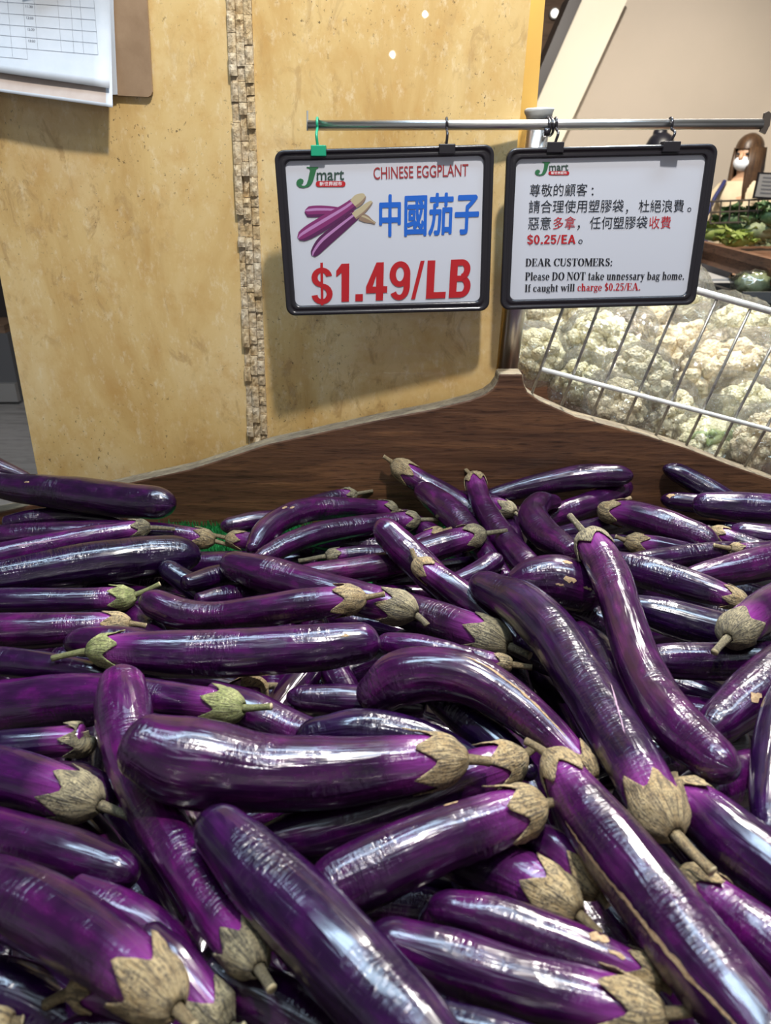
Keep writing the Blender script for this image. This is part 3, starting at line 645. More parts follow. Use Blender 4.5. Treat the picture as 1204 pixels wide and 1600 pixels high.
def curl(name, px_tl, px_tr, px_br, px_bl, offs, mat, label, ny=14, nx=10):
    """a sheet hanging free whose lower edge stands off the wall"""
    V, Fc = [], []
    for j in range(ny + 1):
        f = j / ny; g = max(0, f - 0.35) / 0.65
        for i in range(nx + 1):
            e = i / nx; a = (px_tl[0] + (px_tr[0] - px_tl[0]) * e, px_tl[1] + (px_tr[1] - px_tl[1]) * e); c = (px_bl[0] + (px_br[0] - px_bl[0]) * e, px_bl[1] + (px_br[1] - px_bl[1]) * e)
            o_ = offs[0] + (offs[1] - offs[0]) * g ** 1.6 + .0012 * math.sin(e * 7 + f * 3) * f
            V.append(onwall(a[0] + (c[0] - a[0]) * f, a[1] + (c[1] - a[1]) * f, o_))
    Fc = [(j * (nx + 1) + i, (j + 1) * (nx + 1) + i, (j + 1) * (nx + 1) + i + 1, j * (nx + 1) + i + 1) for j in range(ny) for i in range(nx)]
    o = mesh(name, V, Fc, mat, smooth=True, loc=onwall(60, 140, .03)); sd = o.modifiers.new('thickness', 'SOLIDIFY'); sd.thickness = .0003; sd.offset = -1
    if label: tag(o, label[0], label[1])
    return o, V, nx, ny
sl, *_ = curl('paper_sleeve', (-90, -50), (171, -50), (176, 168), (-90, 131), (.0105, .036), [M['sleeve'], M['paper2']], ('dusty pinkish sleeve with a white rim at the bottom of the clipboard', 'sleeve'), 40, 26)
for p_ in sl.data.polygons:
    r_, c_ = divmod(p_.index, 26)
    p_.material_index = 1 if (r_ >= 39 or c_ == 25) else 0
pp, GV, nx, ny = curl('timetable_sheet', (-90, -50), (171.5, -50), (171, 138), (-90, 100), (.0125, .034), M['paper2'], ('white timetable sheet with a printed grid on top of the clipboard', 'paper'))
def gpoint(px, py, lift=.0004):
    """the point of the curled sheet under a pixel"""
    d = ray(px, py)
    for j in range(ny):
        for i in range(nx):
            a, b_, c, e = (GV[j * (nx + 1) + i], GV[(j + 1) * (nx + 1) + i], GV[(j + 1) * (nx + 1) + i + 1], GV[j * (nx + 1) + i + 1])
            nn = (b_ - a).cross(e - a).normalized(); den = d.dot(nn)
            if abs(den) < 1e-6: continue
            p = CAM + d * ((a - CAM).dot(nn) / den); u = (p - a).dot(e - a) / (e - a).length_squared; v = (p - a).dot(b_ - a) / (b_ - a).length_squared
            if -.06 <= u <= 1.06 and -.06 <= v <= 1.06: return p - d.normalized() * lift
    return onwall(px, py, .02)
b = MB(); c4 = lambda x, y: (x / 4.816, y / 4.816)
def gline(x0, y0, x1, y1, wd=.4):
    A, B_ = c4(x0, y0), c4(x1, y1); dx, dy = B_[0] - A[0], B_[1] - A[1]; q = math.hypot(dx, dy); nx_, ny_ = -dy / q * wd / 2, dx / q * wd / 2
    k = max(2, int(q / 8)); V = []
    for i in range(k + 1):
        f = i / k; x, y = A[0] + dx * f, A[1] + dy * f; V += [gpoint(x - nx_, y - ny_), gpoint(x + nx_, y + ny_)]
    b.add((V, [(2 * i, 2 * i + 1, 2 * i + 3, 2 * i + 2) for i in range(k)]), 0)
for ya, yb, xe in ((12, 60, 712), (98, 150, 720), (182, 238, 727), (264, 325, 732), (350, 412, 738)): gline(0, ya, xe, yb, .55)
gline(0, 427, 207, 446, .55)
for xa, xb, ye in ((55, 95, 425), (172, 207, 446), (255, 285, 372), (433, 462, 390), (530, 556, 398), (600, 630, 404), (706, 738, 412)): gline(xa, 0, xb, ye, .35)
for t_, x, y in (('11:30', 192, 38), ('12:00', 198, 124), ('12:30', 205, 210), ('13:00', 212, 297)):
    V, Fc = glyphs(t_, .01); xs = [v[0] for v in V]; ys = [v[1] for v in V]
    b.add(([gpoint(*c4(x + 54 * (a - min(xs)) / (max(xs) - min(xs)), y + 18 - 18 * (e - min(ys)) / (max(ys) - min(ys)) + 4 * (a - min(xs)) / (max(xs) - min(xs)))) for a, e in V], Fc), 0)
b.build('printed_grid', M['ink_grey'], pp)

# ------------------------------------------------------------------ wire fence on the board's edge
FY = 1.068
fn = thing('wire_fence', 'zinc wire divider fence standing on the board before the cauliflower', 'fence', at(980, 670, FY))
WIRES = [((830, 616), (905, 410)), ((877, 633), (965, 400)), ((925, 648), (1025, 405)), ((976, 662), (1085, 410)), ((1024, 680), (1122, 462)), ((1071, 697), (1176, 474)), ((1116, 714), (1233, 488)), ((1163, 729), (1288, 505))]
for a, c in WIRES:
    A, B_ = at(*a, FY), at(*c, FY); V, Fc = tube([A, A.lerp(B_, .5), B_], .0022, 8); mesh('wire', V, Fc, M['wire'], fn, True)
A, B_ = at(846, 577, FY - .005), at(1320, 703, FY - .005); V, Fc = tube([A, A.lerp(B_, .5), B_], .0034, 10); mesh('rail', V, Fc, M['rail'], fn, True)
A, B_ = at(895, 400, FY), at(1320, 519, FY); V, Fc = tube([A, A.lerp(B_, .5), B_], .0048, 10); mesh('rail', V, Fc, M['rail'], fn, True)
# ------------------------------------------------------------------ bagged cauliflower behind the fence
def ico(sub):
    bm = bmesh.new(); bmesh.ops.create_icosphere(bm, subdivisions=sub, radius=1.0)
    V = [v.co.copy() for v in bm.verts]; Fc = [tuple(v.index for v in f.verts) for f in bm.faces]; bm.free(); return V, Fc
ICO2, ICO3, ICO4 = ico(2), ico(3), ico(4)
def fib(n):
    for i in range(n):
        z = 1 - 2 * (i + .5) / n; r = math.sqrt(1 - z * z); a = i * 2.39996; yield Vector((r * math.cos(a), r * math.sin(a), z))
s = NT('cauliflower_curd'); o_ = s.coord('Object'); vo = s.n('ShaderNodeTexVoronoi'); vo.inputs['Scale'].default_value = 13; s.l(o_, vo.inputs['Vector'])
info = s.t.nodes.new('ShaderNodeObjectInfo'); tint = s.ramp(info.outputs['Random'], [(0, (0.76, 0.62, 0.40)), (0.5, (0.82, 0.74, 0.52)), (1, (0.78, 0.74, 0.48))])
cc = s.mix(s.ramp(s.noise(o_, 2.6, 4), [(0.36, (0,) * 3), (0.75, (0.5,) * 3)]), tint, (0.86, 0.81, 0.64)); cc = s.mix(s.ramp(s.noise(o_, 1.3, 3), [(0.58, (0,) * 3), (0.72, (0.5,) * 3)]), cc, (0.42, 0.44, 0.18))
s.set(Base_Color=cc, Roughness=0.75); s.bump(vo.outputs['Distance'], 0.55, 0.006); s.b.inputs['Subsurface Weight'].default_value = 0.08; s.b.inputs['Subsurface Radius'].default_value = (0.01, 0.008, 0.005)
M['curd'] = s.m
M['leaf'] = mat_mottle('pale_green_stalk', (0.16, 0.26, 0.06), (0.48, 0.55, 0.28), 30, 0.5, 0.001)
def head_mesh(seed):
    rnd = random.Random(seed); b = MB()
    for v in fib(80):
        if v.z < -.45: continue
        q = (v + Vector([rnd.uniform(-.16, .16) for _ in range(3)])).normalized(); rr = rnd.uniform(.15, .26); c = q * (.80 + rnd.uniform(-.05, .05))
        V = []
        for p in ICO3[0]:
            d = 1 + .20 * mnoise.noise(p * 3.2 + q * 9) + .20 * mnoise.noise(p * 6 + q * 5); V.append(c + p * rr * d)
        b.add((V, ICO3[1]))
    b.add(([p * .72 for p in ICO2[0]], ICO2[1]))
    me = bpy.data.meshes.new('curd'); me.from_pydata([tuple(v) for v in b.V], [], b.F); me.materials.append(M['curd']); me.polygons.foreach_set('use_smooth', [True] * len(me.polygons)); return me
HEADS = [head_mesh(i) for i in range(3)]
def bag_mesh(seed):
    rnd = random.Random(seed); V = []; ax = Vector((rnd.uniform(-1, 1), rnd.uniform(-.6, .3), rnd.uniform(.3, 1))).normalized()
    for p in ICO4[0]:
        t = max(0, p.dot(ax)); d = 1.07 + .10 * mnoise.noise(p * 1.8 + Vector((seed, 0, 0))) + .07 * mnoise.noise(p * 4.5 + Vector((0, seed, 0))) + .03 * mnoise.noise(p * 11) + .055 * (1 - abs(mnoise.noise(p * 3.3 + Vector((seed, seed, 0)))) * 2.2)
        d += .42 * t ** 6; V.append(p * d)
    me = bpy.data.meshes.new('plastic_bag'); me.from_pydata([tuple(v) for v in V], [], ICO4[1]); me.materials.append(M['bag']); me.polygons.foreach_set('use_smooth', [True] * len(me.polygons)); return me
BAGS = [bag_mesh(3 + i) for i in range(4)]
CAUL = [  # pixel centre, radius in pixels, distance, label
 (838, 556, 44.5, 1.330, 'tan bagged cauliflower nearest the steel post above the board edge'),
 (938, 548, 61.5, 1.374, 'large tan bagged cauliflower behind the fence below the notice sign'),
 (906, 606, 44.5, 1.285, 'small cream bagged cauliflower low behind the fence end of the rail'),
 (868, 500, 55.1, 1.589, 'pale greenish bagged cauliflower right under the notice sign by the post'),
 (994, 600, 55.1, 1.227, 'cream bagged cauliflower between the second and fourth fence wires'),
 (1045, 655, 46.6, 1.333, 'bagged cauliflower resting on the board edge under the fence rail'),
 (1000, 520, 53.0, 1.717, 'bagged cauliflower hidden under shiny crumpled plastic below the notice sign'),
 (1062, 566, 65.7, 1.574, 'broad bagged cauliflower with fine dark cracks between its florets'),
 (1132, 596, 70.0, 1.417, 'largest bagged cauliflower in the middle of the fence'),
 (1150, 530, 57.2, 1.644, 'bagged cauliflower with a loose clear bag end at the dark crates'),
 (1062, 492, 48.8, 1.796, 'golden bagged cauliflower below the corner of the notice sign'),
 (1206, 600, 61.5, 1.498, 'bagged cauliflower at the frame edge above the fence rail'),
 (1112, 690, 55.1, 1.228, 'bagged cauliflower turned over to show its green stalks'),
 (1196, 690, 50.9, 1.153, 'whitish bagged cauliflower lowest beside the upturned green-stalked one'),
 (948, 478, 42.4, 1.839, 'yellowish bagged cauliflower farthest back behind the notice sign'),
 (962, 636, 46.6, 1.148, 'cream bagged cauliflower low on the board edge before the third fence wire'),
 (1168, 650, 55.1, 1.288, 'yellowish bagged cauliflower just under the rail at the frame edge'),
 (880, 560, 42.4, 1.480, 'shaded bagged cauliflower tucked between the two tan ones'),
 (1020, 470, 46.6, 1.937, 'pale bagged cauliflower half hidden by the bottom of the notice sign'),
]
for i, (px, py, r, Y, lab) in enumerate(CAUL):
    c = at(px, py, Y); R_ = r * (c - CAM).dot(Vector((0, CS, -SN))) / F
    t = thing('bagged_cauliflower', lab, 'cauliflower', c - Vector((0, 0, R_ * .8)), 'bagged cauliflower behind the fence')
    o = bpy.data.objects.new('head', HEADS[i % 3]); col.objects.link(o); o.parent = t; o.location = (0, 0, R_ * .8); o.scale = (R_, R_, R_ * .92)
    o.rotation_euler = (0.5 + .3 * math.sin(i * 2.1), .4 * math.cos(i * 1.7), i * 1.3)
    if 'stalks' in lab:
        o.rotation_euler = (math.radians(200), 0, 0); b = MB(); rnd = random.Random(4); c2 = c
        for k in range(9):
            a = k * .7; d = Vector((math.cos(a), -abs(math.sin(a)) * .8 - .2, .25 + rnd.random() * .5)).normalized()
            b.add(tube([c2 + Vector((math.cos(a) * .01, -.55 * R_, .02)), c2 + d * R_ * .75, c2 + d * R_ * 1.02 + Vector((0, 0, -.008))], [.010, .008, .003], 8))
        b.build('stalks', M['leaf'], t, True)
    g = bpy.data.objects.new('plastic_bag', BAGS[i % 4]); col.objects.link(g); g.parent = t; g.location = (0, 0, R_ * .8); g.scale = (R_, R_, R_); g.rotation_euler = (0, 0, i * 1.9)
vb = thing('vegetable_bin', 'shadowed wooden bin holding the bagged cauliflower behind the fence', 'produce bin', (0.6, 1.5, 0))
b = MB(); b.add(box(0.18, 1.6, 1.10, 1.96, 0.72, 0.80)); b.add(box(0.18, 1.6, 1.94, 1.97, 0.5, 0.88)); b.add(box(0.16, 0.19, 1.13, 1.96, 0.5, 1.02)); b.build('crate', M['board'], vb)

# ------------------------------------------------------------------ shelf with greens, crates, shopper
M['shelf'] = mat_wood('reddish_shelf_wood', [(0.16, 0.075, 0.045), (0.23, 0.115, 0.07), (0.30, 0.16, 0.10)], (6, 6, 30), 0.5, 0.1)
sf = thing('vegetable_shelf', 'reddish wooden shelf front below the leafy greens', 'shelf', at(1150, 405, 2.9))
zt_ = 1.115
A, B_ = atz(1096, 378, zt_), atz(1215, 408, zt_); A0, B0 = A + (A - B_) * .45, B_ + (B_ - A) * .30
dn = Vector((B_.y - A.y, -(B_.x - A.x), 0)).normalized() * -1
if dn.x < 0: dn = -dn
V, Fc = prism([A0, B0, B0 + Vector((0, 0, -.075)), A0 + Vector((0, 0, -.075))], dn * .03); fix_normals(mesh('front_board', V, Fc, M['shelf'], sf))
zz = Vector((0, 0, -.03)); V, Fc = prism([A0 + zz, B0 + zz, B0 + zz + dn * .8, A0 + zz + dn * .8], (0, 0, -.03)); fix_normals(mesh('deck', V, Fc, M['shelf'], sf))
V, Fc = prism([A0 + dn * .6 + zz, B0 + dn * .6 + zz, B0 + dn * .6 - Vector((0, 0, 1.0)), A0 + dn * .6 - Vector((0, 0, 1.0))], dn * .03); fix_normals(mesh('back_panel', V, Fc, plain('dark_brown', (0.045, 0.028, 0.022), .7), sf))
mats_g = [mat_mottle('light_green_leaf', (0.20, 0.30, 0.05), (0.42, 0.50, 0.16), 40, .5, .001), mat_mottle('dark_green_leaf', (0.035, 0.10, 0.035), (0.11, 0.20, 0.08), 40, .5, .001), mat_mottle('grey_green_leaf', (0.19, 0.25, 0.13), (0.36, 0.42, 0.27), 40, .5, .001)]
def greens(px, py, r, g, seed, lab):
    c = on_plane(px, py, A + dn * (.12 + .10 * (seed % 3)), dn); R_ = r * (c - CAM).dot(Vector((0, CS, -SN))) / F; rnd = random.Random(seed)
    t = thing('leafy_bunch', lab, 'greens', c - Vector((0, 0, R_)), 'leafy greens on the shelf'); b = MB()
    for k in range(38):
        q = Vector((rnd.uniform(-1.5, 1.5), rnd.uniform(-.5, .7), rnd.uniform(-.6, .7))); c1 = c + q * R_ * .75; a = rnd.uniform(0, 6.28); d = Vector((math.cos(a), math.sin(a) * .6 - .2, rnd.uniform(-.1, .9))).normalized(); sd = d.cross(Vector((0, 0, 1))).normalized(); up = sd.cross(d)
        n_, m_ = 5, 4; L_ = R_ * rnd.uniform(.5, .9); Wd = R_ * rnd.uniform(.28, .45); g0 = []
        for i in range(n_ + 1):
            f = i / n_; wv = Wd * math.sin(math.pi * min(1, f * .85 + .12))
            for j in range(m_ + 1):
                e = j / m_ * 2 - 1; g0.append(c1 + d * L_ * f + sd * wv * e + up * (R_ * .10 * math.sin(f * 7 + e * 6 + k) + .15 * R_ * e * e - .2 * R_ * f * f))
        b.add((g0, [(i * (m_ + 1) + j, i * (m_ + 1) + j + 1, (i + 1) * (m_ + 1) + j + 1, (i + 1) * (m_ + 1) + j) for i in range(n_) for j in range(m_)]))
    b.build('leaves', mats_g[g], t, True)
    V = [c + Vector((p.x * 1.5, p.y * .7, p.z * .7)) * R_ * .85 for p in ICO2[0]]; mesh('heart', V, ICO2[1], mats_g[g], t, True)
for a in ((1118, 364, 21, 0, 1, 'light green leafy bunch at the shelf end beside the notice sign'), (1156, 345, 27, 1, 2, 'dark green leafy bunch piled highest on the shelf'), (1150, 374, 20, 0, 3, 'yellowish green bunch at the front of the shelf'),
          (1190, 360, 23, 2, 4, 'grey-green leafy bunch behind the frame edge on the shelf'), (1188, 386, 20, 2, 5, 'pale grey-green bunch lowest at the front of the shelf'), (1218, 338, 26, 1, 6, 'dark leafy bunch cut by the frame edge')): greens(*a)
# boxes and crates under the shelf
M['carton'] = mat_mottle('grey_carton', (0.50, 0.51, 0.53), (0.60, 0.61, 0.63), 8, .7, 0)
M['crate'] = plain('black_crate', (0.022, 0.024, 0.028), .45)
def carton(px0, py0, px1, py1, Y, dep, lab):
    a, c = at(px0, py0, Y), at(px1, py1, Y); t = thing('carton', lab, 'box', Vector(((a.x + c.x) / 2, Y, c.z)), 'grey cartons below the shelf')
    mesh('body', *box(a.x, c.x, Y, Y + dep, c.z, a.z), M['carton'], t)
    mesh('lid', *box(a.x - .006, c.x + .006, Y - .008, Y + dep, a.z - .03, a.z + .004), M['carton'], t)
    x0, x1 = a.x * .6 + c.x * .4, a.x * .4 + c.x * .6; mesh('hand_hole', *box(x0, x1, Y - .003, Y + .004, a.z - (a.z - c.z) * .5, a.z - (a.z - c.z) * .42), M['ink_grey'], t)
carton(1085, 437, 1122, 520, 2.75, .3, 'grey carton under the shelf next to the notice sign corner')
carton(1116, 447, 1146, 530, 2.62, .1, 'grey carton under the shelf between a carton and the dark crate')
b = MB(); cr = thing('plastic_crate', 'black plastic crate under the shelf at the frame edge', 'crate', at(1190, 560, 2.3)); a, c = at(1162, 462, 2.3), at(1275, 590, 2.3)
for k in range(6):
    z1 = a.z + (c.z - a.z) * k / 6; b.add(box(a.x, c.x, 2.3, 2.315, z1 - (a.z - c.z) / 9, z1))
b.add(box(a.x, a.x + .02, 2.295, 2.6, c.z, a.z)); b.add(box(c.x - .02, c.x, 2.295, 2.6, c.z, a.z)); b.add(box(a.x, c.x, 2.58, 2.6, c.z, a.z)); b.add(box(a.x, c.x, 2.3, 2.6, c.z - .01, c.z)); b.build('slatted_body', M['crate'], cr)
mesh('rim', *box(a.x - .008, c.x + .008, 2.288, 2.30, a.z - .02, a.z + .012), plain('grey_rim', (.10, .105, .11), .4), cr)
p_ = at(1176, 444, 2.42); t = thing('bagged_vegetable', 'bagged green vegetable lying on top of the black crate', 'vegetable', p_ - Vector((0, 0, .04)), None)
mesh('body', [p_ + Vector((q.x * .052, q.y * .04, q.z * .034)) * (1 + .45 * mnoise.noise(q * 3.5)) for q in ICO3[0]], ICO3[1], mats_g[2], t, True)
mesh('plastic_bag', [p_ + Vector((q.x * .062, q.y * .048, q.z * .040)) * (1.08 + .3 * mnoise.noise(q * 3.1)) for q in ICO3[0]], ICO3[1], M['bag'], t, True)
lp = thing('ceiling_lamp', 'small round lamp shining on the brown panelling beyond the gold panel', 'lamp', at(865, 22, 8.95)); c = at(865, 22, 8.95)
V, Fc = tube([c, c + Vector((0, -.04, 0))], .05, 16); mesh('housing', V, Fc, M['cap'], lp)
V, Fc = tube([c + Vector((0, -.03, 0)), c + Vector((0, -.05, 0))], .038, 16); le = NT('lamp_glow'); le.set(Emission_Color=(1, .92, .8), Emission_Strength=2.0); mesh('bulb', V, Fc, le.m, lp)
# far display with wire basket and a card
M['dark_wire'] = plain('dark_wire', (0.10, 0.085, 0.075), .4)
YB = 3.55; wb = thing('wire_basket', 'dark wire basket front standing behind the leafy greens', 'basket', at(1165, 350, YB)); b = MB()
for k in range(9):
    x = 1112 + k * 14.5; b.add(tube([at(x, 312, YB), at(x - 3, 350, YB)], .0032, 6))
for y in (312, 329, 346): b.add(tube([at(1108, y + 3, YB), at(1232, y - 2, YB)], .004, 6))
b.build('wire_grid', M['dark_wire'], wb)
cs = thing('shelf_card', 'grey price card in a dark frame before the shopper', 'sign', at(1192, 311, YB - .05))
V, Fc = prism([at(1185, 269, YB - .05), at(1240, 271, YB - .05), at(1236, 313, YB - .05), at(1176, 310, YB - .05)], (0, .01, 0)); fix_normals(mesh('frame', V, Fc, M['black'], cs))
V, Fc = prism([at(1187, 272, YB - .054), at(1238, 274, YB - .054), at(1234, 310, YB - .054), at(1179, 307, YB - .054)], (0, .003, 0)); o = fix_normals(mesh('card', V, Fc, plain('grey_card', (.30, .31, .33), .4), cs))
b = MB()
for k in range(5): b.add(prism([at(1192 - k * 1.2, 276 + k * 6, YB - .056), at(1228 - k * 1.2, 278 + k * 6, YB - .056), at(1228 - k * 1.2, 280 + k * 6, YB - .056), at(1192 - k * 1.2, 278 + k * 6, YB - .056)], (0, .001, 0)))
b.build('text_lines', M['ink_grey'], o)

M['person_skin'] = NT('skin').set(Base_Color=(0.60, 0.36, 0.22), Roughness=0.5).m
M['hair'] = mat_wood('brown_hair', [(0.035, 0.018, 0.010), (0.07, 0.036, 0.018), (0.12, 0.065, 0.03)], (60, 60, 6), 0.4, 0.3)
M['hair_black'] = plain('black_hair', (0.008, 0.008, 0.014), 0.4)
M['coat'] = mat_mottle('cream_coat', (0.66, 0.54, 0.36), (0.74, 0.62, 0.43), 9, .85, .002)
M['navy'] = plain('navy_cloth', (0.02, 0.025, 0.11), .7)
M['dark_cloth'] = plain('dark_cloth', (0.02, 0.02, 0.025), .8)
M['mask'] = plain('white_mask', (0.80, 0.84, 0.90), .6)
def skin_obj(name, verts, edges, mat, parent, sub=2, rootv=0):
    org = root_loc(parent); me = bpy.data.meshes.new(name); me.from_pydata([tuple(Vector(v[:3]) - org) for v in verts], edges, []); me.materials.append(mat)
    o = bpy.data.objects.new(name, me); col.objects.link(o); o.parent = parent
    m = o.modifiers.new('skin', 'SKIN'); m.use_smooth_shade = True
    sv = me.skin_vertices[0].data
    for d, v in zip(sv, verts): d.radius = (v[3], v[4] if len(v) > 4 else v[3])
    sv[rootv].use_root = True
    s_ = o.modifiers.new('smooth', 'SUBSURF'); s_.levels = sub; s_.render_levels = sub; return o
def person(label, head, yaw, coat, hair, long_hair, mask, bun):
    """standing figure on the floor; head is the world point of the head's centre"""
    g = Vector((head.x, head.y, 0)); t = thing('person', label, 'person', g); k = head.z / 1.56; h = head
    c_, s_ = math.cos(yaw), math.sin(yaw)
    def L(x, y, z): return (g.x + (x * c_ - y * s_) * k, g.y + (x * s_ + y * c_) * k, z * k)     # x right, y back, z up
    B = [(0, 0, .93, .13, .105), (0, .01, 1.10, .115, .09), (0, .01, 1.28, .14, .10), (0, .015, 1.38, .09, .07), (0, .01, 1.45, .05, .05), (0, -.005, 1.52, .070, .075), (0, -.005, 1.60, .078, .09), (0, 0, 1.655, .055, .065),
         (.16, .015, 1.36, .055), (.22, 0, 1.12, .043), (.20, -.13, .93, .032), (.18, -.19, .88, .028), (-.16, .015, 1.36, .055), (-.22, 0, 1.12, .043), (-.20, -.13, .93, .032), (-.18, -.19, .88, .028),
         (.09, 0, .86, .085), (.095, -.01, .48, .055), (.095, .02, .09, .036), (.10, -.10, .04, .034), (-.09, 0, .86, .085), (-.095, -.01, .48, .055), (-.095, .02, .09, .036), (-.10, -.10, .04, .034)]
    Ed = [(0, 1), (1, 2), (2, 3), (3, 4), (4, 5), (5, 6), (6, 7), (3, 8), (8, 9), (9, 10), (10, 11), (3, 12), (12, 13), (13, 14), (14, 15), (0, 16), (16, 17), (17, 18), (18, 19), (0, 20), (20, 21), (21, 22), (22, 23)]
    V = [(*L(*b_[:3]), *[q * k for q in b_[3:]]) for b_ in B]; n0 = len(V)
    for sg in (1, -1):                                       # five fingers on each hand
        hb = 11 if sg > 0 else 15
        for f in range(5):
            dx = (f - 2) * .016 if f else -.035 * sg
            a = L(sg * .18 + dx, -.225, .855 + (.02 if f == 0 else 0)); c2 = L(sg * .18 + dx * 1.1, -.255 - .01 * (f in (2, 3)), .82 + (.03 if f == 0 else 0))
            V += [(*a, .010 * k), (*c2, .008 * k)]; Ed += [(hb, n0), (n0, n0 + 1)]; n0 += 2
    skin_obj('body', V, Ed, M['person_skin'], t)
    C = [B[i] for i in (0, 1, 2, 3, 8, 9, 10, 12, 13, 14)]; C = [(*b_[:3], *[q + .022 for q in b_[3:]]) for b_ in C] + [(0, .0, .70, .17, .14), (0, .01, 1.42, .062, .06)]
    skin_obj('coat', [(*L(*b_[:3]), *[q * k for q in b_[3:]]) for b_ in C], [(0, 1), (1, 2), (2, 3), (3, 4), (4, 5), (5, 6), (3, 7), (7, 8), (8, 9), (0, 10), (3, 11)], coat, t)
    Tz = [(0, 0, .90, .145, .115), (.09, 0, .84, .097), (.095, -.01, .48, .070), (.095, .015, .12, .055), (-.09, 0, .84, .097), (-.095, -.01, .48, .070), (-.095, .015, .12, .055)]
    skin_obj('trousers', [(*L(*b_[:3]), *[q * k for q in b_[3:]]) for b_ in Tz], [(0, 1), (1, 2), (2, 3), (0, 4), (4, 5), (5, 6)], M['dark_cloth'], t)
    hv = []
    for q in ICO3[0]:
        d = 1.0 + .03 * mnoise.noise(q * 5); hv.append(Vector(L(q.x * .090 * d, q.y * .106 * d + .012, 1.622 + q.z * .100 * d)))
    keep = [f for f in ICO3[1] if not all(ICO3[0][i].y < -.35 and ICO3[0][i].z < .14 for i in f)]
    hb = MB(); hb.add((hv, keep))
    if long_hair:
        rnd = random.Random(3)
        for j in range(44):
            a = math.radians(-60 + 262 * j / 43); x0, y0 = math.cos(a) * .088, math.sin(a) * .10 + .02
            ln_ = 1.22 + rnd.uniform(-.05, .06); hb.add(tube([L(x0, y0, 1.63), L(x0 * 1.04, y0 * 1.02, 1.50), L(x0 * 1.08, y0 * 1.0, 1.38), L(x0 * 1.1 + rnd.uniform(-.02, .02), y0, ln_)], [.014, .018, .016, .005], 6))
    if bun: hb.add(([Vector(L(q.x * .050, q.y * .05 + .03, 1.705 + q.z * .05)) for q in ICO2[0]], ICO2[1]))
    hb.build('hair', hair, t, True)
    for sg in (1, -1):
        mesh('eye', [Vector(L(sg * .032 + q.x * .013, -.086 + q.y * .006, 1.59 + q.z * .008)) for q in ICO2[0]], ICO2[1], M['ink_black'], t, True)
    V, Fc = tube([L(0, -.085, 1.60), L(0, -.105, 1.565), L(0, -.09, 1.55)], [.008, .015, .012], 8); mesh('nose', V, Fc, M['person_skin'], t, True)
    for sg in (1, -1): mesh('ear', [Vector(L(sg * .080 + q.x * .012, .005 + q.y * .02, 1.58 + q.z * .03)) for q in ICO2[0]], ICO2[1], M['person_skin'], t, True)
    if mask:
        mv = []
        for q in ICO3[0]:
            mv.append(Vector(L(q.x * .074, -.018 + q.y * .092, 1.532 + q.z * .056)))
        mesh('face_mask', mv, [f for f in ICO3[1] if all(ICO3[0][i].y < -.12 for i in f)], M['mask'], t, True)
    else:
        mesh('mouth', [Vector(L(q.x * .022, -.083 + q.y * .006, 1.515 + q.z * .007)) for q in ICO2[0]], ICO2[1], M['ink_maroon'], t, True)
    return t, L
hp = at(1167, 248, 5.3)
pt_, L = person('person with long brown hair and white mask in a cream coat by the greens', hp, math.radians(-48), M['coat'], M['hair'], True, True, False)
sb = thing('shoulder_bag', 'navy shoulder bag hanging at the side of the shopper in cream', 'bag', Vector(L(-.18, -.21, 0.92)))
V, Fc = tube([L(-.09, -.085, 1.42), L(-.11, -.15, 1.32), L(-.14, -.17, 1.20), L(-.17, -.18, 1.12)], .013, 8); mesh('strap', V, Fc, M['navy'], sb, True)
mesh('pouch', [Vector(L(-.18 + q.x * .10, -.21 + q.y * .035, 1.03 + q.z * .11)) for q in ICO3[0]], ICO3[1], M['navy'], sb, True)
person('person in dark clothes, black hair bun just showing above the notice sign', at(1030, 247, 5.2), 0.3, M['dark_cloth'], M['hair_black'], False, False, True)

# display unit at the far side of the aisle, beyond the gold panel
du = thing('display_case', 'dark display case with a steel kick plate beyond the gold panel', 'display case', (-3.2, 5.0, 0))
mesh('body', *box(-4.2, -2.42, 5.0, 5.9, .10, 1.5), plain('dark_case', (0.03, 0.022, 0.02), .5), du)
mesh('shelf_deck', *box(-4.2, -2.40, 4.72, 5.0, .45, .50), M['brown'], du)
mesh('kick_plate', *box(-4.2, -2.38, 4.66, 4.70, .02, .14), plain('steel_sheet', (0.42, 0.41, 0.40), .3, Metallic=.6), du)
mesh('base', *box(-4.2, -2.38, 4.70, 5.0, .0, .45), plain('grey_base', (0.10, 0.10, 0.105), .5), du)

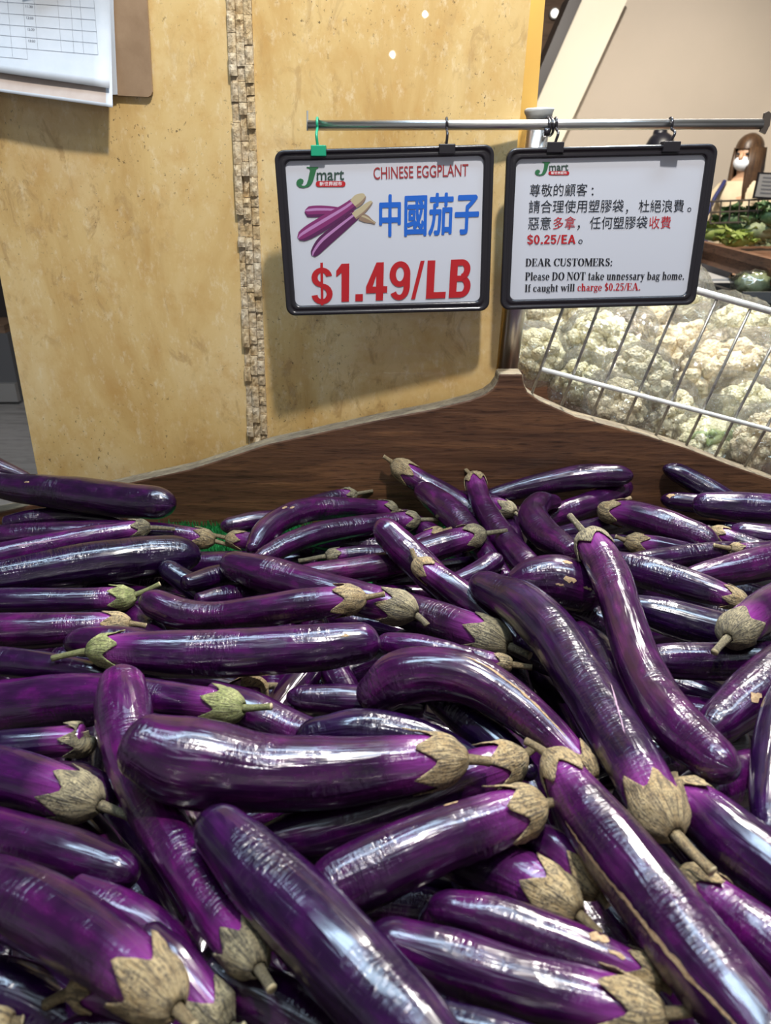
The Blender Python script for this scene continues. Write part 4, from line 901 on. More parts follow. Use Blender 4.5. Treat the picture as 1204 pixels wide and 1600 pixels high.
# ------------------------------------------------------------------ eggplants
def egg(e, seed):
    """one eggplant: body, calyx with pointed lobes, stem"""
    rnd = random.Random(seed)
    pts = [list(p) for p in e['p']]; tip = Vector(e['t']) if e.get('t') else None; blunt = pts[-1][3] == 0
    if blunt: end = Vector(pts[-1][:3]); pts = pts[:-1]
    else:
        d = (Vector(pts[-1][:3]) - Vector(pts[-2][:3])).normalized(); end = Vector(pts[-1][:3]) + d * pts[-1][3] * .9
    rE = pts[-1][3]; p_last = Vector(pts[-1][:3]); capL = (end - p_last).length
    Rm = max(p[3] for p in pts); R0 = pts[0][3]; P0 = Vector(pts[0][:3]); dir0 = (P0 - Vector(pts[1][:3])).normalized()
    # sample the body
    Ltot = sum(math.dist(a[:3], b_[:3]) for a, b_ in zip(pts, pts[1:])); n = max(14, min(64, int(Ltot / .0045)))
    S = cat_rom([tuple(p) for p in pts], n)
    path = [Vector(s_[:3]) for s_ in S]; rad = [max(.002, s_[3]) for s_ in S]
    Nc = 8; dirE = (path[-1] - path[-2]).normalized(); tail = []
    for k in range(1, Nc + 1):
        f = math.sin(math.pi / 2 * k / Nc); q = end - p_last
        tail.append((p_last + dirE * capL * f * (1 - f * .5) * 1.0 + q * 0 if False else p_last + (dirE * capL).lerp(q, f) * f, rE * math.sqrt(max(0, 1 - f * f)) if k < Nc else rE * .02))
    nf = .42 if tip is None else min(.42, .5 * max(.30, min(1.2, .62 * (tip - P0).length / R0))); nose = []
    for k in range(5, 0, -1):
        f = math.sin(math.pi / 2 * k / 5); nose.append((P0 + dir0 * R0 * nf * f, R0 * math.sqrt(max(0, 1 - f * f)) if k < 5 else R0 * .02))
    path = [p for p, r in nose] + path + [p for p, r in tail]; rad = [r for p, r in nose] + rad + [r for p, r in tail]
    fr = frames(path, (0.1, 0.2, 1.0)); SEG = 28
    root = thing('eggplant', e['l'], 'eggplant', path[len(path) // 2] - Vector((0, 0, Rm)), 'purple eggplants heaped in the bin')
    V, Fc, UV, CO = [], [], [], []; arc_ = 0.0; ph = rnd.random() * 50
    for i, (p, r, (t, nn, bb)) in enumerate(zip(path, rad, fr)):
        if i: arc_ += (p - path[i - 1]).length
        a_st = (p - P0).dot(-dir0) if i < len(path) * .4 else 9
        for k in range(SEG):
            a = 2 * math.pi * k / SEG; u = nn * math.cos(a) + bb * math.sin(a)
            wob = 1 + .035 * mnoise.noise(Vector((math.cos(a) * .9, math.sin(a) * .9, arc_ * 26 + ph))) + .014 * mnoise.noise(Vector((math.cos(a) * 2.6, math.sin(a) * 2.6, arc_ * 45 + ph)))
            V.append(p + u * r * wob); CO.append(max(0.0, min(1.0, 1.15 - (arc_ - R0 * .42) / (R0 * 2.0))) if tip else 0.0)
            UV.append((a / (2 * math.pi) * 6.0 * Rm / .02, arc_ / .02))
    for i in range(len(path) - 1):
        for k in range(SEG):
            a, c = i * SEG + k, i * SEG + (k + 1) % SEG; Fc.append((a, a + SEG, c + SEG, c))
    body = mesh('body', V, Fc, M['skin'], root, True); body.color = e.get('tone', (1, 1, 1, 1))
    def uvs(o, uvl, seg, wrap):
        l_ = o.data.uv_layers.new(name='UVMap')
        for poly in o.data.polygons:
            for li in poly.loop_indices:
                vi = o.data.loops[li].vertex_index; u, v = uvl[vi]
                l_.data[li].uv = (u, v)
    # use a seamless cylinder mapping: fold the angle so the seam matches
    UVf = [((0.5 - abs(0.5 - (i % SEG) / SEG)) * 2 * 3.0 * Rm / .02, v) for i, (u, v) in enumerate(UV)]
    uvs(body, UVf, SEG, True)
    at_ = body.data.attributes.new('collar', 'FLOAT', 'POINT'); at_.data.foreach_set('value', CO)
    if tip is None: return root, path, rad, fr, V, SEG
    # stem axis
    ab = min(1.2 * R0, .62 * (tip - P0).length); ab = max(ab, .30 * R0)
    ctrl = P0 + dir0 * ab; rs = max(.0032, .24 * R0)
    ax = [P0.lerp(ctrl, f).lerp(ctrl.lerp(tip, f), f) for f in [k / 16 for k in range(17)]]
    La = [0.0]
    for a, c in zip(ax, ax[1:]): La.append(La[-1] + (c - a).length)
    def axis(s_):                       # s<0 towards the stem, s>0 along the body; returns point and body radius
        if s_ <= 0:
            q = min(-s_, La[-1]); i = 0
            while i < 15 and La[i + 1] < q: i += 1
            f = (q - La[i]) / max(1e-9, La[i + 1] - La[i]); return ax[i].lerp(ax[i + 1], f), R0
        i = len(nose); acc = 0.0
        while i < len(path) - 2 and acc + (path[i + 1] - path[i]).length < s_: acc += (path[i + 1] - path[i]).length; i += 1
        f = min(1, (s_ - acc) / max(1e-9, (path[i + 1] - path[i]).length)); return path[i].lerp(path[i + 1], f), rad[i] + (rad[i + 1] - rad[i]) * f
    cl_ = [s_ for s_ in [-ab + (ab + 1.6 * R0) * k / 30 for k in range(31)]]; cpts = [axis(s_)[0] for s_ in cl_]; cfr = frames(cpts, (0.1, 0.2, 1.0))
    NS, NR = 45, 11; nl = rnd.choice((5, 5, 6)); ph = rnd.random() * 6.28; amp = [rnd.uniform(.45, 1.0) for _ in range(nl)]; curl_ = [rnd.choice((0, 0, .05, .16)) for _ in range(nl)]
    CV, CF, CU = [], [], []
    for j in range(NR + 1):
        g = j / NR
        for k in range(NS):
            a = 2 * math.pi * k / NS; q = ((a + ph) / (2 * math.pi) * nl) % nl; li = int(q) % nl; x = abs((q % 1) - .5) * 2        # x=0 on a lobe's middle
            lobe = (1 - x) ** 1.25 * (.55 + .75 * amp[li]) * R0 + .12 * R0
            s_ = -ab + (ab + lobe) * g
            i = (s_ + ab) / (ab + 1.6 * R0) * 30; i0 = max(0, min(29, int(i))); f = i - i0
            pc_ = cpts[i0].lerp(cpts[i0 + 1], f); t, nn, bb = cfr[i0]; br = axis(s_)[1]
            if s_ <= 0:
                w_ = (s_ + ab) / ab; r = rs * 1.05 + (br * 1.045 - rs * 1.05) * math.sin(w_ * math.pi / 2) ** .85
            else: r = br * 1.045
            r += .0009 * mnoise.noise(Vector((math.cos(a) * 3, math.sin(a) * 3, s_ * 200 + ph))) + .0006
            if g > .72: r += curl_[li] * R0 * (g - .72) / .28 * (1 - x)
            r *= 1 + .035 * math.cos(q * 2 * math.pi) * (1 - g)
            CV.append(pc_ + (nn * math.cos(a) + bb * math.sin(a)) * r); CU.append(((0.5 - abs(.5 - k / NS)) * 2 * 3 * R0 / .02, s_ / .02))
    for j in range(NR):
        for k in range(NS):
            a, c = j * NS + k, j * NS + (k + 1) % NS; CF.append((a, a + NS, c + NS, c))
    cm = M[e.get('c', 'calyx_tan')]
    cx = mesh('calyx', CV, CF, cm, root, True); uvs(cx, CU, NS, True)
    so = cx.modifiers.new('thickness', 'SOLIDIFY'); so.thickness = .0007; so.offset = -0.6
    # stem
    sp, sr = [], []; m = 10
    for k in range(m + 1):
        s_ = -ab * .86 - (La[-1] - ab * .86) * k / m; p, _ = axis(s_); sp.append(p); f = k / m
        sr.append(rs * (1.02 - .22 * math.sin(f * math.pi * .6) + .10 * max(0, f - .8) * 5 * .6))
    SV, SF = tube(sp, sr, 12); midx = [0] * (len(SF) - 1) + [1]
    st_ = mesh('stem', SV, SF, [cm, M['cut']], cx, True, midx); uvs(st_, [((k % 12) / 6, (k // 12) * .5) for k in range(len(SV))], 12, True)
    return root, path, rad, fr, V, SEG
def scar(eg_, f, ln, wd, seed, turn=0.0, drift=0.0, name='scar', mat=None):
    """an irregular dried patch lying on an eggplant's skin: f along the body, turn around it from its upper side"""
    root, path, rad, fr, V0, SEG = eg_; rnd = random.Random(seed); n = len(path)
    i = max(3, min(n - 6, int(f * (n - 1)))); t, nn, bb = fr[i]; up = Vector((0, -.55, .83)); side = math.atan2(up.dot(bb), up.dot(nn)) + turn
    step = (path[i + 1] - path[i]).length; half = max(1.0, ln / step); rows = max(6, min(60, int(half * 3))); cols_ = 8
    def skin(fi, a):
        fi = max(1.0, min(n - 2.001, fi)); i0 = int(fi); g = fi - i0; k = (a / (2 * math.pi) * SEG) % SEG; k0 = int(k) % SEG; h = k - int(k); k1 = (k0 + 1) % SEG
        p = (V0[i0 * SEG + k0] * (1 - h) + V0[i0 * SEG + k1] * h) * (1 - g) + (V0[(i0 + 1) * SEG + k0] * (1 - h) + V0[(i0 + 1) * SEG + k1] * h) * g
        return p + (p - (path[i0] * (1 - g) + path[i0 + 1] * g)).normalized() * .0004
    V = []
    for r_ in range(rows + 1):
        g = r_ / rows * 2 - 1; prof = math.sqrt(max(0, 1 - g * g)) * rnd.uniform(.55, 1.25); sh_ = rnd.uniform(-.35, .35) * wd / max(rad[i], .004)
        for c in range(cols_ + 1):
            h = c / cols_ * 2 - 1; V.append(skin(i + g * half, side + drift * g + sh_ + h * prof * wd / max(rad[i], .004)))
    mesh(name, V, [(r_ * (cols_ + 1) + c, (r_ + 1) * (cols_ + 1) + c, (r_ + 1) * (cols_ + 1) + c + 1, r_ * (cols_ + 1) + c + 1) for r_ in range(rows) for c in range(cols_)], mat or M['scar'], [c for c in root.children if c.name.startswith('body')][0], True)
DEEP = 'dark eggplant deep in the heap, only glimpsed through a gap between others'
EGGS = [
    dict(k='E2', l='eggplant tip poking up behind the topmost eggplant beside the gold panel corner', t=None, c='calyx_tan',
         p=[[-0.6308,1.0242,0.9833,0.0141],[-0.6022,1.0272,0.9712,0.0151],[-0.5738,1.0294,0.9542,0.0143],[-0.5444,1.0335,0.9393,0.0096],[-0.5347,1.0343,0.9317,0.0]]),
    dict(k='E81', l='eggplant showing only a stubby grey stem against the dark wood board', t=[-0.0197, 1.0504, 0.9092], c='calyx_grey',
         p=[[-0.0554,1.032,0.9096,0.0107],[-0.0874,1.0058,0.9125,0.0133],[-0.122,0.9734,0.9125,0.0129],[-0.1466,0.9496,0.9133,0.0109]]),
    dict(k='E82', l='dark rounded eggplant end beside the bare patch of green turf', t=None, c='calyx_tan',
         p=[[-0.118,0.9379,0.9187,0.0125],[-0.1516,0.9231,0.9206,0.0132],[-0.1802,0.9104,0.9227,0.0139],[-0.2042,0.899,0.9233,0.0121],[-0.2206,0.8908,0.9234,0.0]]),
    dict(k='E3', l='low blue-sheened eggplant tucked under the topmost eggplant at the gold panel', t=None, c='calyx_tan',
         p=[[-0.5309,0.9366,0.9074,0.0108],[-0.4973,0.9432,0.9103,0.0144],[-0.4449,0.9481,0.912,0.0154],[-0.3997,0.9466,0.9087,0.0136],[-0.3674,0.9421,0.9028,0.0]]),
    dict(k='E32', l='slanting blue-lit eggplant under the smooth one lying along the board', t=None, c='calyx_tan',
         p=[[0.2199,0.9462,0.9059,0.0136],[0.262,0.9737,0.9083,0.0176],[0.3105,1.002,0.9121,0.018],[0.349,1.024,0.9193,0.0163],[0.3704,1.0384,0.928,0.0]]),
    dict(k='E31', l='smooth plum eggplant lying high along the wood board right of its peak', t=None, c='calyx_tan',
         p=[[0.1575,1.0256,0.9102,0.0116],[0.1904,1.0246,0.9201,0.0144],[0.237,1.0224,0.9324,0.0172],[0.2875,1.0191,0.944,0.019],[0.3328,1.0138,0.9491,0.017],[0.3633,1.0083,0.9483,0.0]]),
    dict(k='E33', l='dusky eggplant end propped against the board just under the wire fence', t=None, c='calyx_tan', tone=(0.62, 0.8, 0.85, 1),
         p=[[0.5322,0.975,0.9026,0.0139],[0.5065,0.9961,0.9137,0.016],[0.4783,1.014,0.9266,0.0171],[0.448,1.0286,0.9412,0.0153],[0.4157,1.0372,0.9522,0.0]]),
    dict(k='E34a', l='small eggplant end with a tan tip scar near the wire fence', t=None, c='calyx_tan',
         p=[[0.4951,0.9705,0.9168,0.0129],[0.4723,0.9822,0.9157,0.0139],[0.4372,0.9994,0.9132,0.0142],[0.4098,1.0126,0.9117,0.0]]),
    dict(k='E101', l='eggplant showing only a shaded tan calyx under the violet ones by the fence', t=[0.4173, 0.8774, 0.9317], c='calyx_tan',
         p=[[0.4337,0.8623,0.9278,0.01],[0.4494,0.847,0.9243,0.0123],[0.4709,0.8303,0.9219,0.0121],[0.4928,0.817,0.9216,0.0112]]),
    dict(k='E34b', l='fat smooth lavender eggplant at the frame edge below the wire fence', t=[0.6651, 0.8951, 0.9392], c='calyx_tan', tone=(1.5, 2.2, 1.6, 1),
         p=[[0.6256,0.9029,0.9376,0.0155],[0.5871,0.9105,0.936,0.0191],[0.5402,0.9204,0.9354,0.021],[0.4843,0.9324,0.9348,0.0212],[0.4477,0.9402,0.9342,0.0178],[0.428,0.9442,0.9335,0.0]]),
    dict(k='E36', l='short lilac eggplant end under the fat lavender one by the fence', t=[0.6005, 0.8158, 0.9295], c='calyx_tan', tone=(1.5, 2.2, 1.6, 1),
         p=[[0.5698,0.8293,0.9279,0.0129],[0.5374,0.8435,0.9261,0.0147],[0.5005,0.86,0.9253,0.0149],[0.4728,0.8723,0.9248,0.0134],[0.4537,0.8799,0.923,0.0]]),
    dict(k='E78', l='eggplant with a round grey calyx peeping out behind the upright eggplant', t=[0.1909, 0.9532, 0.9096], c='calyx_grey',
         p=[[0.1764,0.973,0.9127,0.0111],[0.1619,0.9882,0.912,0.0131],[0.1409,1.007,0.9089,0.0143],[0.1145,1.0284,0.9048,0.0136]]),
    dict(k='E75', l='eggplant leaning on the board, its pale stem pointing up beneath the price sign', t=[-0.0029, 1.0339, 0.9718], c='calyx_tan',
         p=[[0.0248,1.0292,0.9533,0.0153],[0.0506,1.0222,0.9366,0.0172],[0.0881,1.0061,0.9196,0.0189],[0.1239,0.9799,0.9055,0.0186],[0.1531,0.9513,0.8984,0.0146]]),
    dict(k='E76', l='shiny round-ended eggplant crossing below the one leaning on the board', t=None, c='calyx_tan',
         p=[[0.1436,0.7703,0.9125,0.0107],[0.1271,0.8233,0.9165,0.0145],[0.107,0.8845,0.9245,0.0178],[0.0852,0.9348,0.9308,0.0195],[0.0607,0.9783,0.9345,0.0166],[0.0459,1.0005,0.9352,0.0]]),
    dict(k='E74', l='curled eggplant end under the one whose thin stem juts sideways', t=None, c='calyx_tan',
         p=[[0.065,0.7413,0.9205,0.0089],[0.084,0.7483,0.9225,0.0111],[0.1074,0.7601,0.9261,0.0135],[0.1261,0.7739,0.9322,0.0129],[0.1356,0.785,0.9384,0.0]]),
    dict(k='E77', l='narrow eggplant standing nearly upright below the board with blue shine', t=[0.1218, 1.0516, 0.9436], c='calyx_tan',
         p=[[0.1319,1.0095,0.9407,0.0151],[0.1349,0.9519,0.933,0.0153],[0.1461,0.8793,0.9279,0.0169],[0.1606,0.8117,0.928,0.0166],[0.172,0.7579,0.9298,0.015],[0.1793,0.709,0.9311,0.0099]]),
    dict(k='E30', l='sharply hooked eggplant bent like a letter C below the steel post', t=None, c='calyx_tan',
         p=[[0.2199,0.7756,0.9467,0.0113],[0.2125,0.8027,0.9431,0.0163],[0.2009,0.8406,0.9384,0.0203],[0.1942,0.8854,0.9409,0.0203],[0.2091,0.9214,0.9454,0.0157],[0.2324,0.9461,0.9365,0.0107],[0.2449,0.9579,0.9255,0.0]]),
    dict(k='E1', l='large dark glossy eggplant lying topmost at the bottom of the gold panel', t=[-0.619, 1.0029, 0.9544], c='calyx_tan',
         p=[[-0.5813,0.9889,0.9501,0.0157],[-0.5295,0.9713,0.9474,0.02],[-0.4466,0.9468,0.9498,0.024],[-0.3674,0.9229,0.9505,0.0244],[-0.3103,0.9068,0.9528,0.0223],[-0.2796,0.8974,0.9523,0.0]]),
    dict(k='E9', l='eggplant behind a small spread calyx next to the green turf patch', t=[-0.2332, 0.8894, 0.9136], c='calyx_tan',
         p=[[-0.1995,0.8817,0.9098,0.0111],[-0.1711,0.8743,0.9087,0.0136],[-0.136,0.8653,0.9095,0.0134],[-0.1015,0.856,0.9115,0.0116]]),
    dict(k='E4', l='plum eggplant whose star-shaped calyx lies below the green turf patch', t=[-0.1969, 0.8804, 0.897], c='calyx_tan',
         p=[[-0.2429,0.8847,0.9093,0.0128],[-0.2833,0.885,0.9148,0.0145],[-0.3417,0.883,0.9196,0.0162],[-0.4236,0.8757,0.9213,0.0169],[-0.503,0.865,0.9209,0.0167],[-0.5493,0.8569,0.9194,0.0149]]),
    dict(k='E79', l='arched eggplant with pale scuffs lying below the dark wood board', t=[0.0459, 1.0046, 0.8912], c='calyx_grey',
         p=[[0.0038,0.9929,0.9037,0.0123],[-0.0519,0.9602,0.9204,0.0155],[-0.1023,0.9215,0.9358,0.0166],[-0.1352,0.8851,0.9392,0.0161],[-0.1555,0.8495,0.935,0.0155],[-0.1643,0.8206,0.9287,0.0096],[-0.1661,0.8111,0.9265,0.0]]),
    dict(k='E83', l='eggplant showing just a pointed stem and calyx inside a dark gap', t=[-0.1062, 0.7967, 0.9226], c='calyx_grey',
         p=[[-0.0647,0.8079,0.9246,0.0079],[-0.0338,0.8235,0.9182,0.0113],[-0.0016,0.8374,0.9091,0.0131],[0.0316,0.8508,0.9001,0.0116]]),
    dict(k='E100', l='eggplant calyx fragment wedged beneath the one with the thin sideways stem', t=[0.0855, 0.8644, 0.9342], c='calyx_tan',
         p=[[0.0641,0.8524,0.9308,0.0099],[0.0431,0.8389,0.9248,0.0122],[0.0226,0.8254,0.9172,0.0121],[-0.0016,0.8126,0.9113,0.0096]]),
    dict(k='E80', l='slim eggplant with striped calyx lying just under the arched one', t=[0.0949, 0.9372, 0.9131], c='calyx_grey',
         p=[[0.0335,0.9236,0.9184,0.0124],[-0.0231,0.8921,0.9256,0.0145],[-0.0799,0.8555,0.933,0.0148],[-0.1175,0.8249,0.9337,0.0144],[-0.1421,0.7997,0.9307,0.0125],[-0.1565,0.7811,0.9266,0.0]]),
    dict(k='E5', l='lavender wrinkled eggplant with a round tan calyx over darker ones', t=[-0.2753, 0.8708, 0.9302], c='calyx_grey', tone=(1.5, 2.2, 1.6, 1),
         p=[[-0.3193,0.8634,0.9347,0.0116],[-0.3675,0.8425,0.9339,0.0146],[-0.4157,0.8206,0.9323,0.0159],[-0.4682,0.7962,0.9307,0.0156],[-0.4997,0.7821,0.9313,0.0138]]),
    dict(k='E73', l='wrinkled violet eggplant whose thin bare stem juts sideways', t=[0.1532, 0.8382, 0.9441], c='calyx_grey',
         p=[[0.1087,0.828,0.941,0.0144],[0.0777,0.8176,0.9365,0.0166],[0.0456,0.8066,0.9306,0.0165],[0.014,0.7966,0.9253,0.0156],[-0.017,0.7878,0.9212,0.0108]]),
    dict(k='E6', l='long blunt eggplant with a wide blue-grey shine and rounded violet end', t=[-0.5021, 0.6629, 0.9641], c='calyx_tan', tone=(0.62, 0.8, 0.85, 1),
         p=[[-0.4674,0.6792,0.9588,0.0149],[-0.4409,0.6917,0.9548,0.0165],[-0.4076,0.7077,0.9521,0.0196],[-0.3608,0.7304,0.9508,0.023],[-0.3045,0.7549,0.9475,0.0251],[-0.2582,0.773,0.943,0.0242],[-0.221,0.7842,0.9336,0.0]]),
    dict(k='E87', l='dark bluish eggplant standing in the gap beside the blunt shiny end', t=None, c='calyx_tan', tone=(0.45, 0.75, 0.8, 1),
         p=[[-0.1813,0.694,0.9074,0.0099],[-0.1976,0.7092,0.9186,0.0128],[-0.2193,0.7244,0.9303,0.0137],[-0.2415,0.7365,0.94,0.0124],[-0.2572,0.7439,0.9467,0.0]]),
    dict(k='E85', l='short purple eggplant stretch between the blunt shiny end and a lilac one', t=None, c='calyx_tan',
         p=[[-0.2154,0.6941,0.9503,0.009],[-0.1934,0.718,0.9446,0.0121],[-0.1636,0.7469,0.9359,0.0125],[-0.1312,0.7756,0.9269,0.0107]]),
    dict(k='E86', l='low bright purple eggplant stretch under the lilac blunt-ended eggplant', t=None, c='calyx_tan',
         p=[[-0.1977,0.6734,0.942,0.0081],[-0.1781,0.691,0.9361,0.0111],[-0.1512,0.7127,0.9264,0.0121],[-0.1259,0.732,0.9175,0.0102]]),
    dict(k='E84', l='matte reddish purple eggplant deep in the gap below the slim one', t=None, c='calyx_tan', tone=(1.1, 1.6, 0.95, 1),
         p=[[-0.1228,0.7172,0.9345,0.01],[-0.0887,0.7347,0.9369,0.0138],[-0.0459,0.7503,0.934,0.0155],[-0.0015,0.7649,0.9337,0.0158],[0.0365,0.7757,0.9347,0.0122]]),
    dict(k='E71', l='violet eggplant with a glossy blunt end pointing up toward the price sign', t=None, c='calyx_tan',
         p=[[0.0999,0.6874,0.9116,0.0112],[0.0779,0.7058,0.9248,0.0156],[0.0505,0.7293,0.9416,0.0187],[0.0242,0.7526,0.9587,0.0191],[0.0037,0.7711,0.9725,0.0171],[-0.012,0.7825,0.9794,0.0]]),
    dict(k='E7', l='wrinkled grey-violet eggplant with an upturned green stem', t=[-0.2404, 0.6866, 0.9545], c='calyx_green',
         p=[[-0.2802,0.6777,0.9425,0.0122],[-0.3126,0.6731,0.9421,0.0135],[-0.3639,0.6674,0.944,0.0148],[-0.4147,0.6624,0.9463,0.0147],[-0.4462,0.66,0.9485,0.0133]]),
    dict(k='E11', l='dark eggplant with twin white glints whose calyx hides behind a curved one', t=[-0.2363, 0.6182, 0.9461], c='calyx_tan',
         p=[[-0.2645,0.6169,0.9491,0.0107],[-0.296,0.6127,0.9474,0.0157],[-0.3442,0.608,0.9468,0.0181],[-0.3864,0.6054,0.9478,0.018],[-0.4226,0.6045,0.9499,0.0149]]),
    dict(k='E72', l='eggplant whose tan calyx points up across the glossy blunt one', t=[0.029, 0.7283, 0.9745], c='calyx_tan',
         p=[[0.0426,0.7089,0.961,0.0119],[0.0671,0.6884,0.9528,0.0144],[0.0923,0.6639,0.943,0.0147],[0.1131,0.6409,0.9343,0.0131],[0.1271,0.622,0.9269,0.009]]),
    dict(k='E91', l='eggplant whose thin dark stem shows below a mottled grey calyx', t=[0.1315, 0.5466, 0.9488], c='calyx_tan',
         p=[[0.106,0.5527,0.9492,0.007],[0.0867,0.5603,0.9479,0.0094],[0.0583,0.571,0.946,0.0107],[0.029,0.5818,0.9442,0.0097]]),
    dict(k='E88', l='short bright purple eggplant end under the two mottled calyxes', t=None, c='calyx_tan', tone=(1.5, 1.2, 1.45, 1),
         p=[[0.0758,0.5451,0.9589,0.008],[0.0565,0.5542,0.9593,0.0104],[0.0281,0.5657,0.9582,0.0117],[0.0047,0.5734,0.9557,0.0107],[-0.0084,0.5769,0.9533,0.0]]),
    dict(k='E89', l='dull brownish purple eggplant with a large mottled grey calyx', t=[0.1342, 0.5693, 0.9451], c='calyx_grey', tone=(1.1, 1.6, 0.95, 1),
         p=[[0.1009,0.6002,0.9432,0.0186],[0.0723,0.6251,0.94,0.0198],[0.0384,0.6527,0.9361,0.0199],[0.0055,0.6783,0.9326,0.0178],[-0.0189,0.6961,0.9298,0.0112]]),
    dict(k='E70', l='lilac blunt-ended eggplant with a scratched shine and a drooping round calyx', t=[0.041, 0.6173, 0.9474], c='calyx_grey',
         p=[[0.0129,0.6362,0.9555,0.0167],[-0.031,0.6565,0.9553,0.0184],[-0.0791,0.6782,0.9555,0.0203],[-0.1259,0.6996,0.9574,0.0208],[-0.1619,0.7159,0.9595,0.0169],[-0.1819,0.7246,0.9604,0.0]]),
    dict(k='E14', l='dark eggplant end with a crescent shine behind the long horizontal one', t=None, c='calyx_tan',
         p=[[-0.1608,0.5686,0.9505,0.0095],[-0.2039,0.5749,0.9504,0.0131],[-0.2474,0.581,0.9519,0.0156],[-0.2786,0.5838,0.9507,0.0145],[-0.3037,0.5843,0.9468,0.0]]),
    dict(k='E12', l='curved eggplant sagging in the middle with a tan star calyx', t=[-0.0006, 0.6293, 0.976], c='calyx_tan',
         p=[[-0.036,0.6288,0.9697,0.0139],[-0.0807,0.6302,0.963,0.0165],[-0.1294,0.6327,0.9532,0.016],[-0.1728,0.637,0.9452,0.0149],[-0.2069,0.6437,0.944,0.0163],[-0.2336,0.6527,0.9491,0.0151],[-0.2523,0.6604,0.9545,0.0]]),
    dict(k='E15', l='eggplant with a crinkled bright shine under a long green stem', t=None, c='calyx_tan',
         p=[[-0.3968,0.5572,0.9515,0.0116],[-0.3459,0.5491,0.9539,0.0132],[-0.2959,0.5396,0.9546,0.0125],[-0.259,0.5316,0.9543,0.0101],[-0.2408,0.5269,0.953,0.0]]),
    dict(k='E29', l='reddish dark eggplant under the oval scarred one', t=None, c='calyx_tan', tone=(1.1, 1.6, 0.95, 1),
         p=[[0.2487,0.6239,0.9102,0.0097],[0.2359,0.6387,0.9155,0.0158],[0.2166,0.657,0.9231,0.0215],[0.1927,0.6726,0.929,0.0218],[0.1707,0.6857,0.9369,0.0165]]),
    dict(k='E28', l='plump oval eggplant with tan peeling scars seen end on', t=None, c='calyx_tan',
         p=[[0.1309,0.6582,0.9709,0.0131],[0.1467,0.6597,0.9738,0.0216],[0.1751,0.6582,0.9739,0.0274],[0.2016,0.6518,0.9686,0.0247],[0.2223,0.6433,0.9617,0.0]]),
    dict(k='E37', l='dark eggplant with a wide dull shine under a curved pointed calyx', t=[0.3423, 0.9483, 0.9414], c='calyx_tan',
         p=[[0.3096,0.9226,0.9315,0.0149],[0.3342,0.9042,0.9351,0.0198],[0.3637,0.8769,0.9347,0.021],[0.3911,0.8491,0.9343,0.018],[0.4134,0.823,0.9328,0.0]]),
    dict(k='E38', l='eggplant with a tattered grey calyx in shade below the curved calyx', t=[0.2873, 0.8293, 0.9404], c='calyx_tan',
         p=[[0.3122,0.826,0.9331,0.0112],[0.3427,0.824,0.9279,0.0136],[0.3791,0.8219,0.9209,0.0136],[0.4077,0.8203,0.9145,0.0112]]),
    dict(k='E39', l='straight slate-blue eggplant lying under a little pointed tan calyx', t=None, c='calyx_tan',
         p=[[0.2657,0.7644,0.9305,0.0105],[0.3026,0.7753,0.9332,0.0129],[0.3531,0.7886,0.933,0.0139],[0.405,0.8018,0.9314,0.0141],[0.4495,0.8121,0.9277,0.0119]]),
    dict(k='E40', l='eggplant with a little pointed tan calyx and pale grey skin', t=[0.393, 0.7893, 0.9482], c='calyx_tan',
         p=[[0.421,0.7897,0.9428,0.0069],[0.4502,0.7934,0.94,0.01],[0.4878,0.7978,0.9369,0.0132],[0.5296,0.801,0.9317,0.0141],[0.5631,0.8028,0.9273,0.011]]),
    dict(k='E41', l='broad blue-white shining crinkled eggplant at the frame edge', t=None, c='calyx_tan',
         p=[[0.329,0.7234,0.9367,0.0101],[0.3606,0.7324,0.9398,0.0145],[0.401,0.7427,0.9416,0.019],[0.4506,0.7562,0.9451,0.0207],[0.5015,0.7698,0.9481,0.0195],[0.5362,0.779,0.95,0.0121]]),
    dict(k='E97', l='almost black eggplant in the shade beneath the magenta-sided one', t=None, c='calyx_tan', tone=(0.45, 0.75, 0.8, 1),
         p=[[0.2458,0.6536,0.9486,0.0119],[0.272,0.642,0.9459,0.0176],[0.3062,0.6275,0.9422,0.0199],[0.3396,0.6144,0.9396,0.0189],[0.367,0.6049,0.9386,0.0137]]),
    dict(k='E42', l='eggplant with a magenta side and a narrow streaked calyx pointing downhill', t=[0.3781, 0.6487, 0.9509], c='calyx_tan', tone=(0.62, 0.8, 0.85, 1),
         p=[[0.363,0.662,0.9504,0.01],[0.3444,0.6783,0.95,0.0149],[0.3186,0.7004,0.949,0.0181],[0.2885,0.7254,0.9478,0.0186],[0.2624,0.7467,0.9469,0.0147]]),
    dict(k='E96', l='bright purple sliver of eggplant between the two longest diagonal ones', t=None, c='calyx_tan',
         p=[[0.1883,0.6063,0.9487,0.0099],[0.196,0.5668,0.9539,0.0141],[0.1939,0.5176,0.9554,0.0148],[0.1889,0.4647,0.9585,0.0132],[0.1869,0.4275,0.9629,0.0076]]),
    dict(k='E44', l='horizontal eggplant with one long white shine under a hanging stem', t=[0.4813, 0.5694, 0.9414], c='calyx_tan',
         p=[[0.4504,0.5686,0.942,0.0119],[0.4141,0.5676,0.9427,0.0148],[0.3659,0.5662,0.943,0.0172],[0.3119,0.5644,0.9428,0.0177],[0.2641,0.5636,0.9441,0.0165],[0.2344,0.5635,0.9457,0.0106]]),
    dict(k='E45', l='violet eggplant with a round white-rimmed scar near its tip', t=[0.4838, 0.6167, 0.9897], c='calyx_tan',
         p=[[0.446,0.5902,0.9841,0.0179],[0.4002,0.5581,0.9772,0.0212],[0.3495,0.523,0.9714,0.023],[0.3024,0.4894,0.966,0.022],[0.2656,0.4618,0.9615,0.0171],[0.2445,0.445,0.9584,0.0]]),
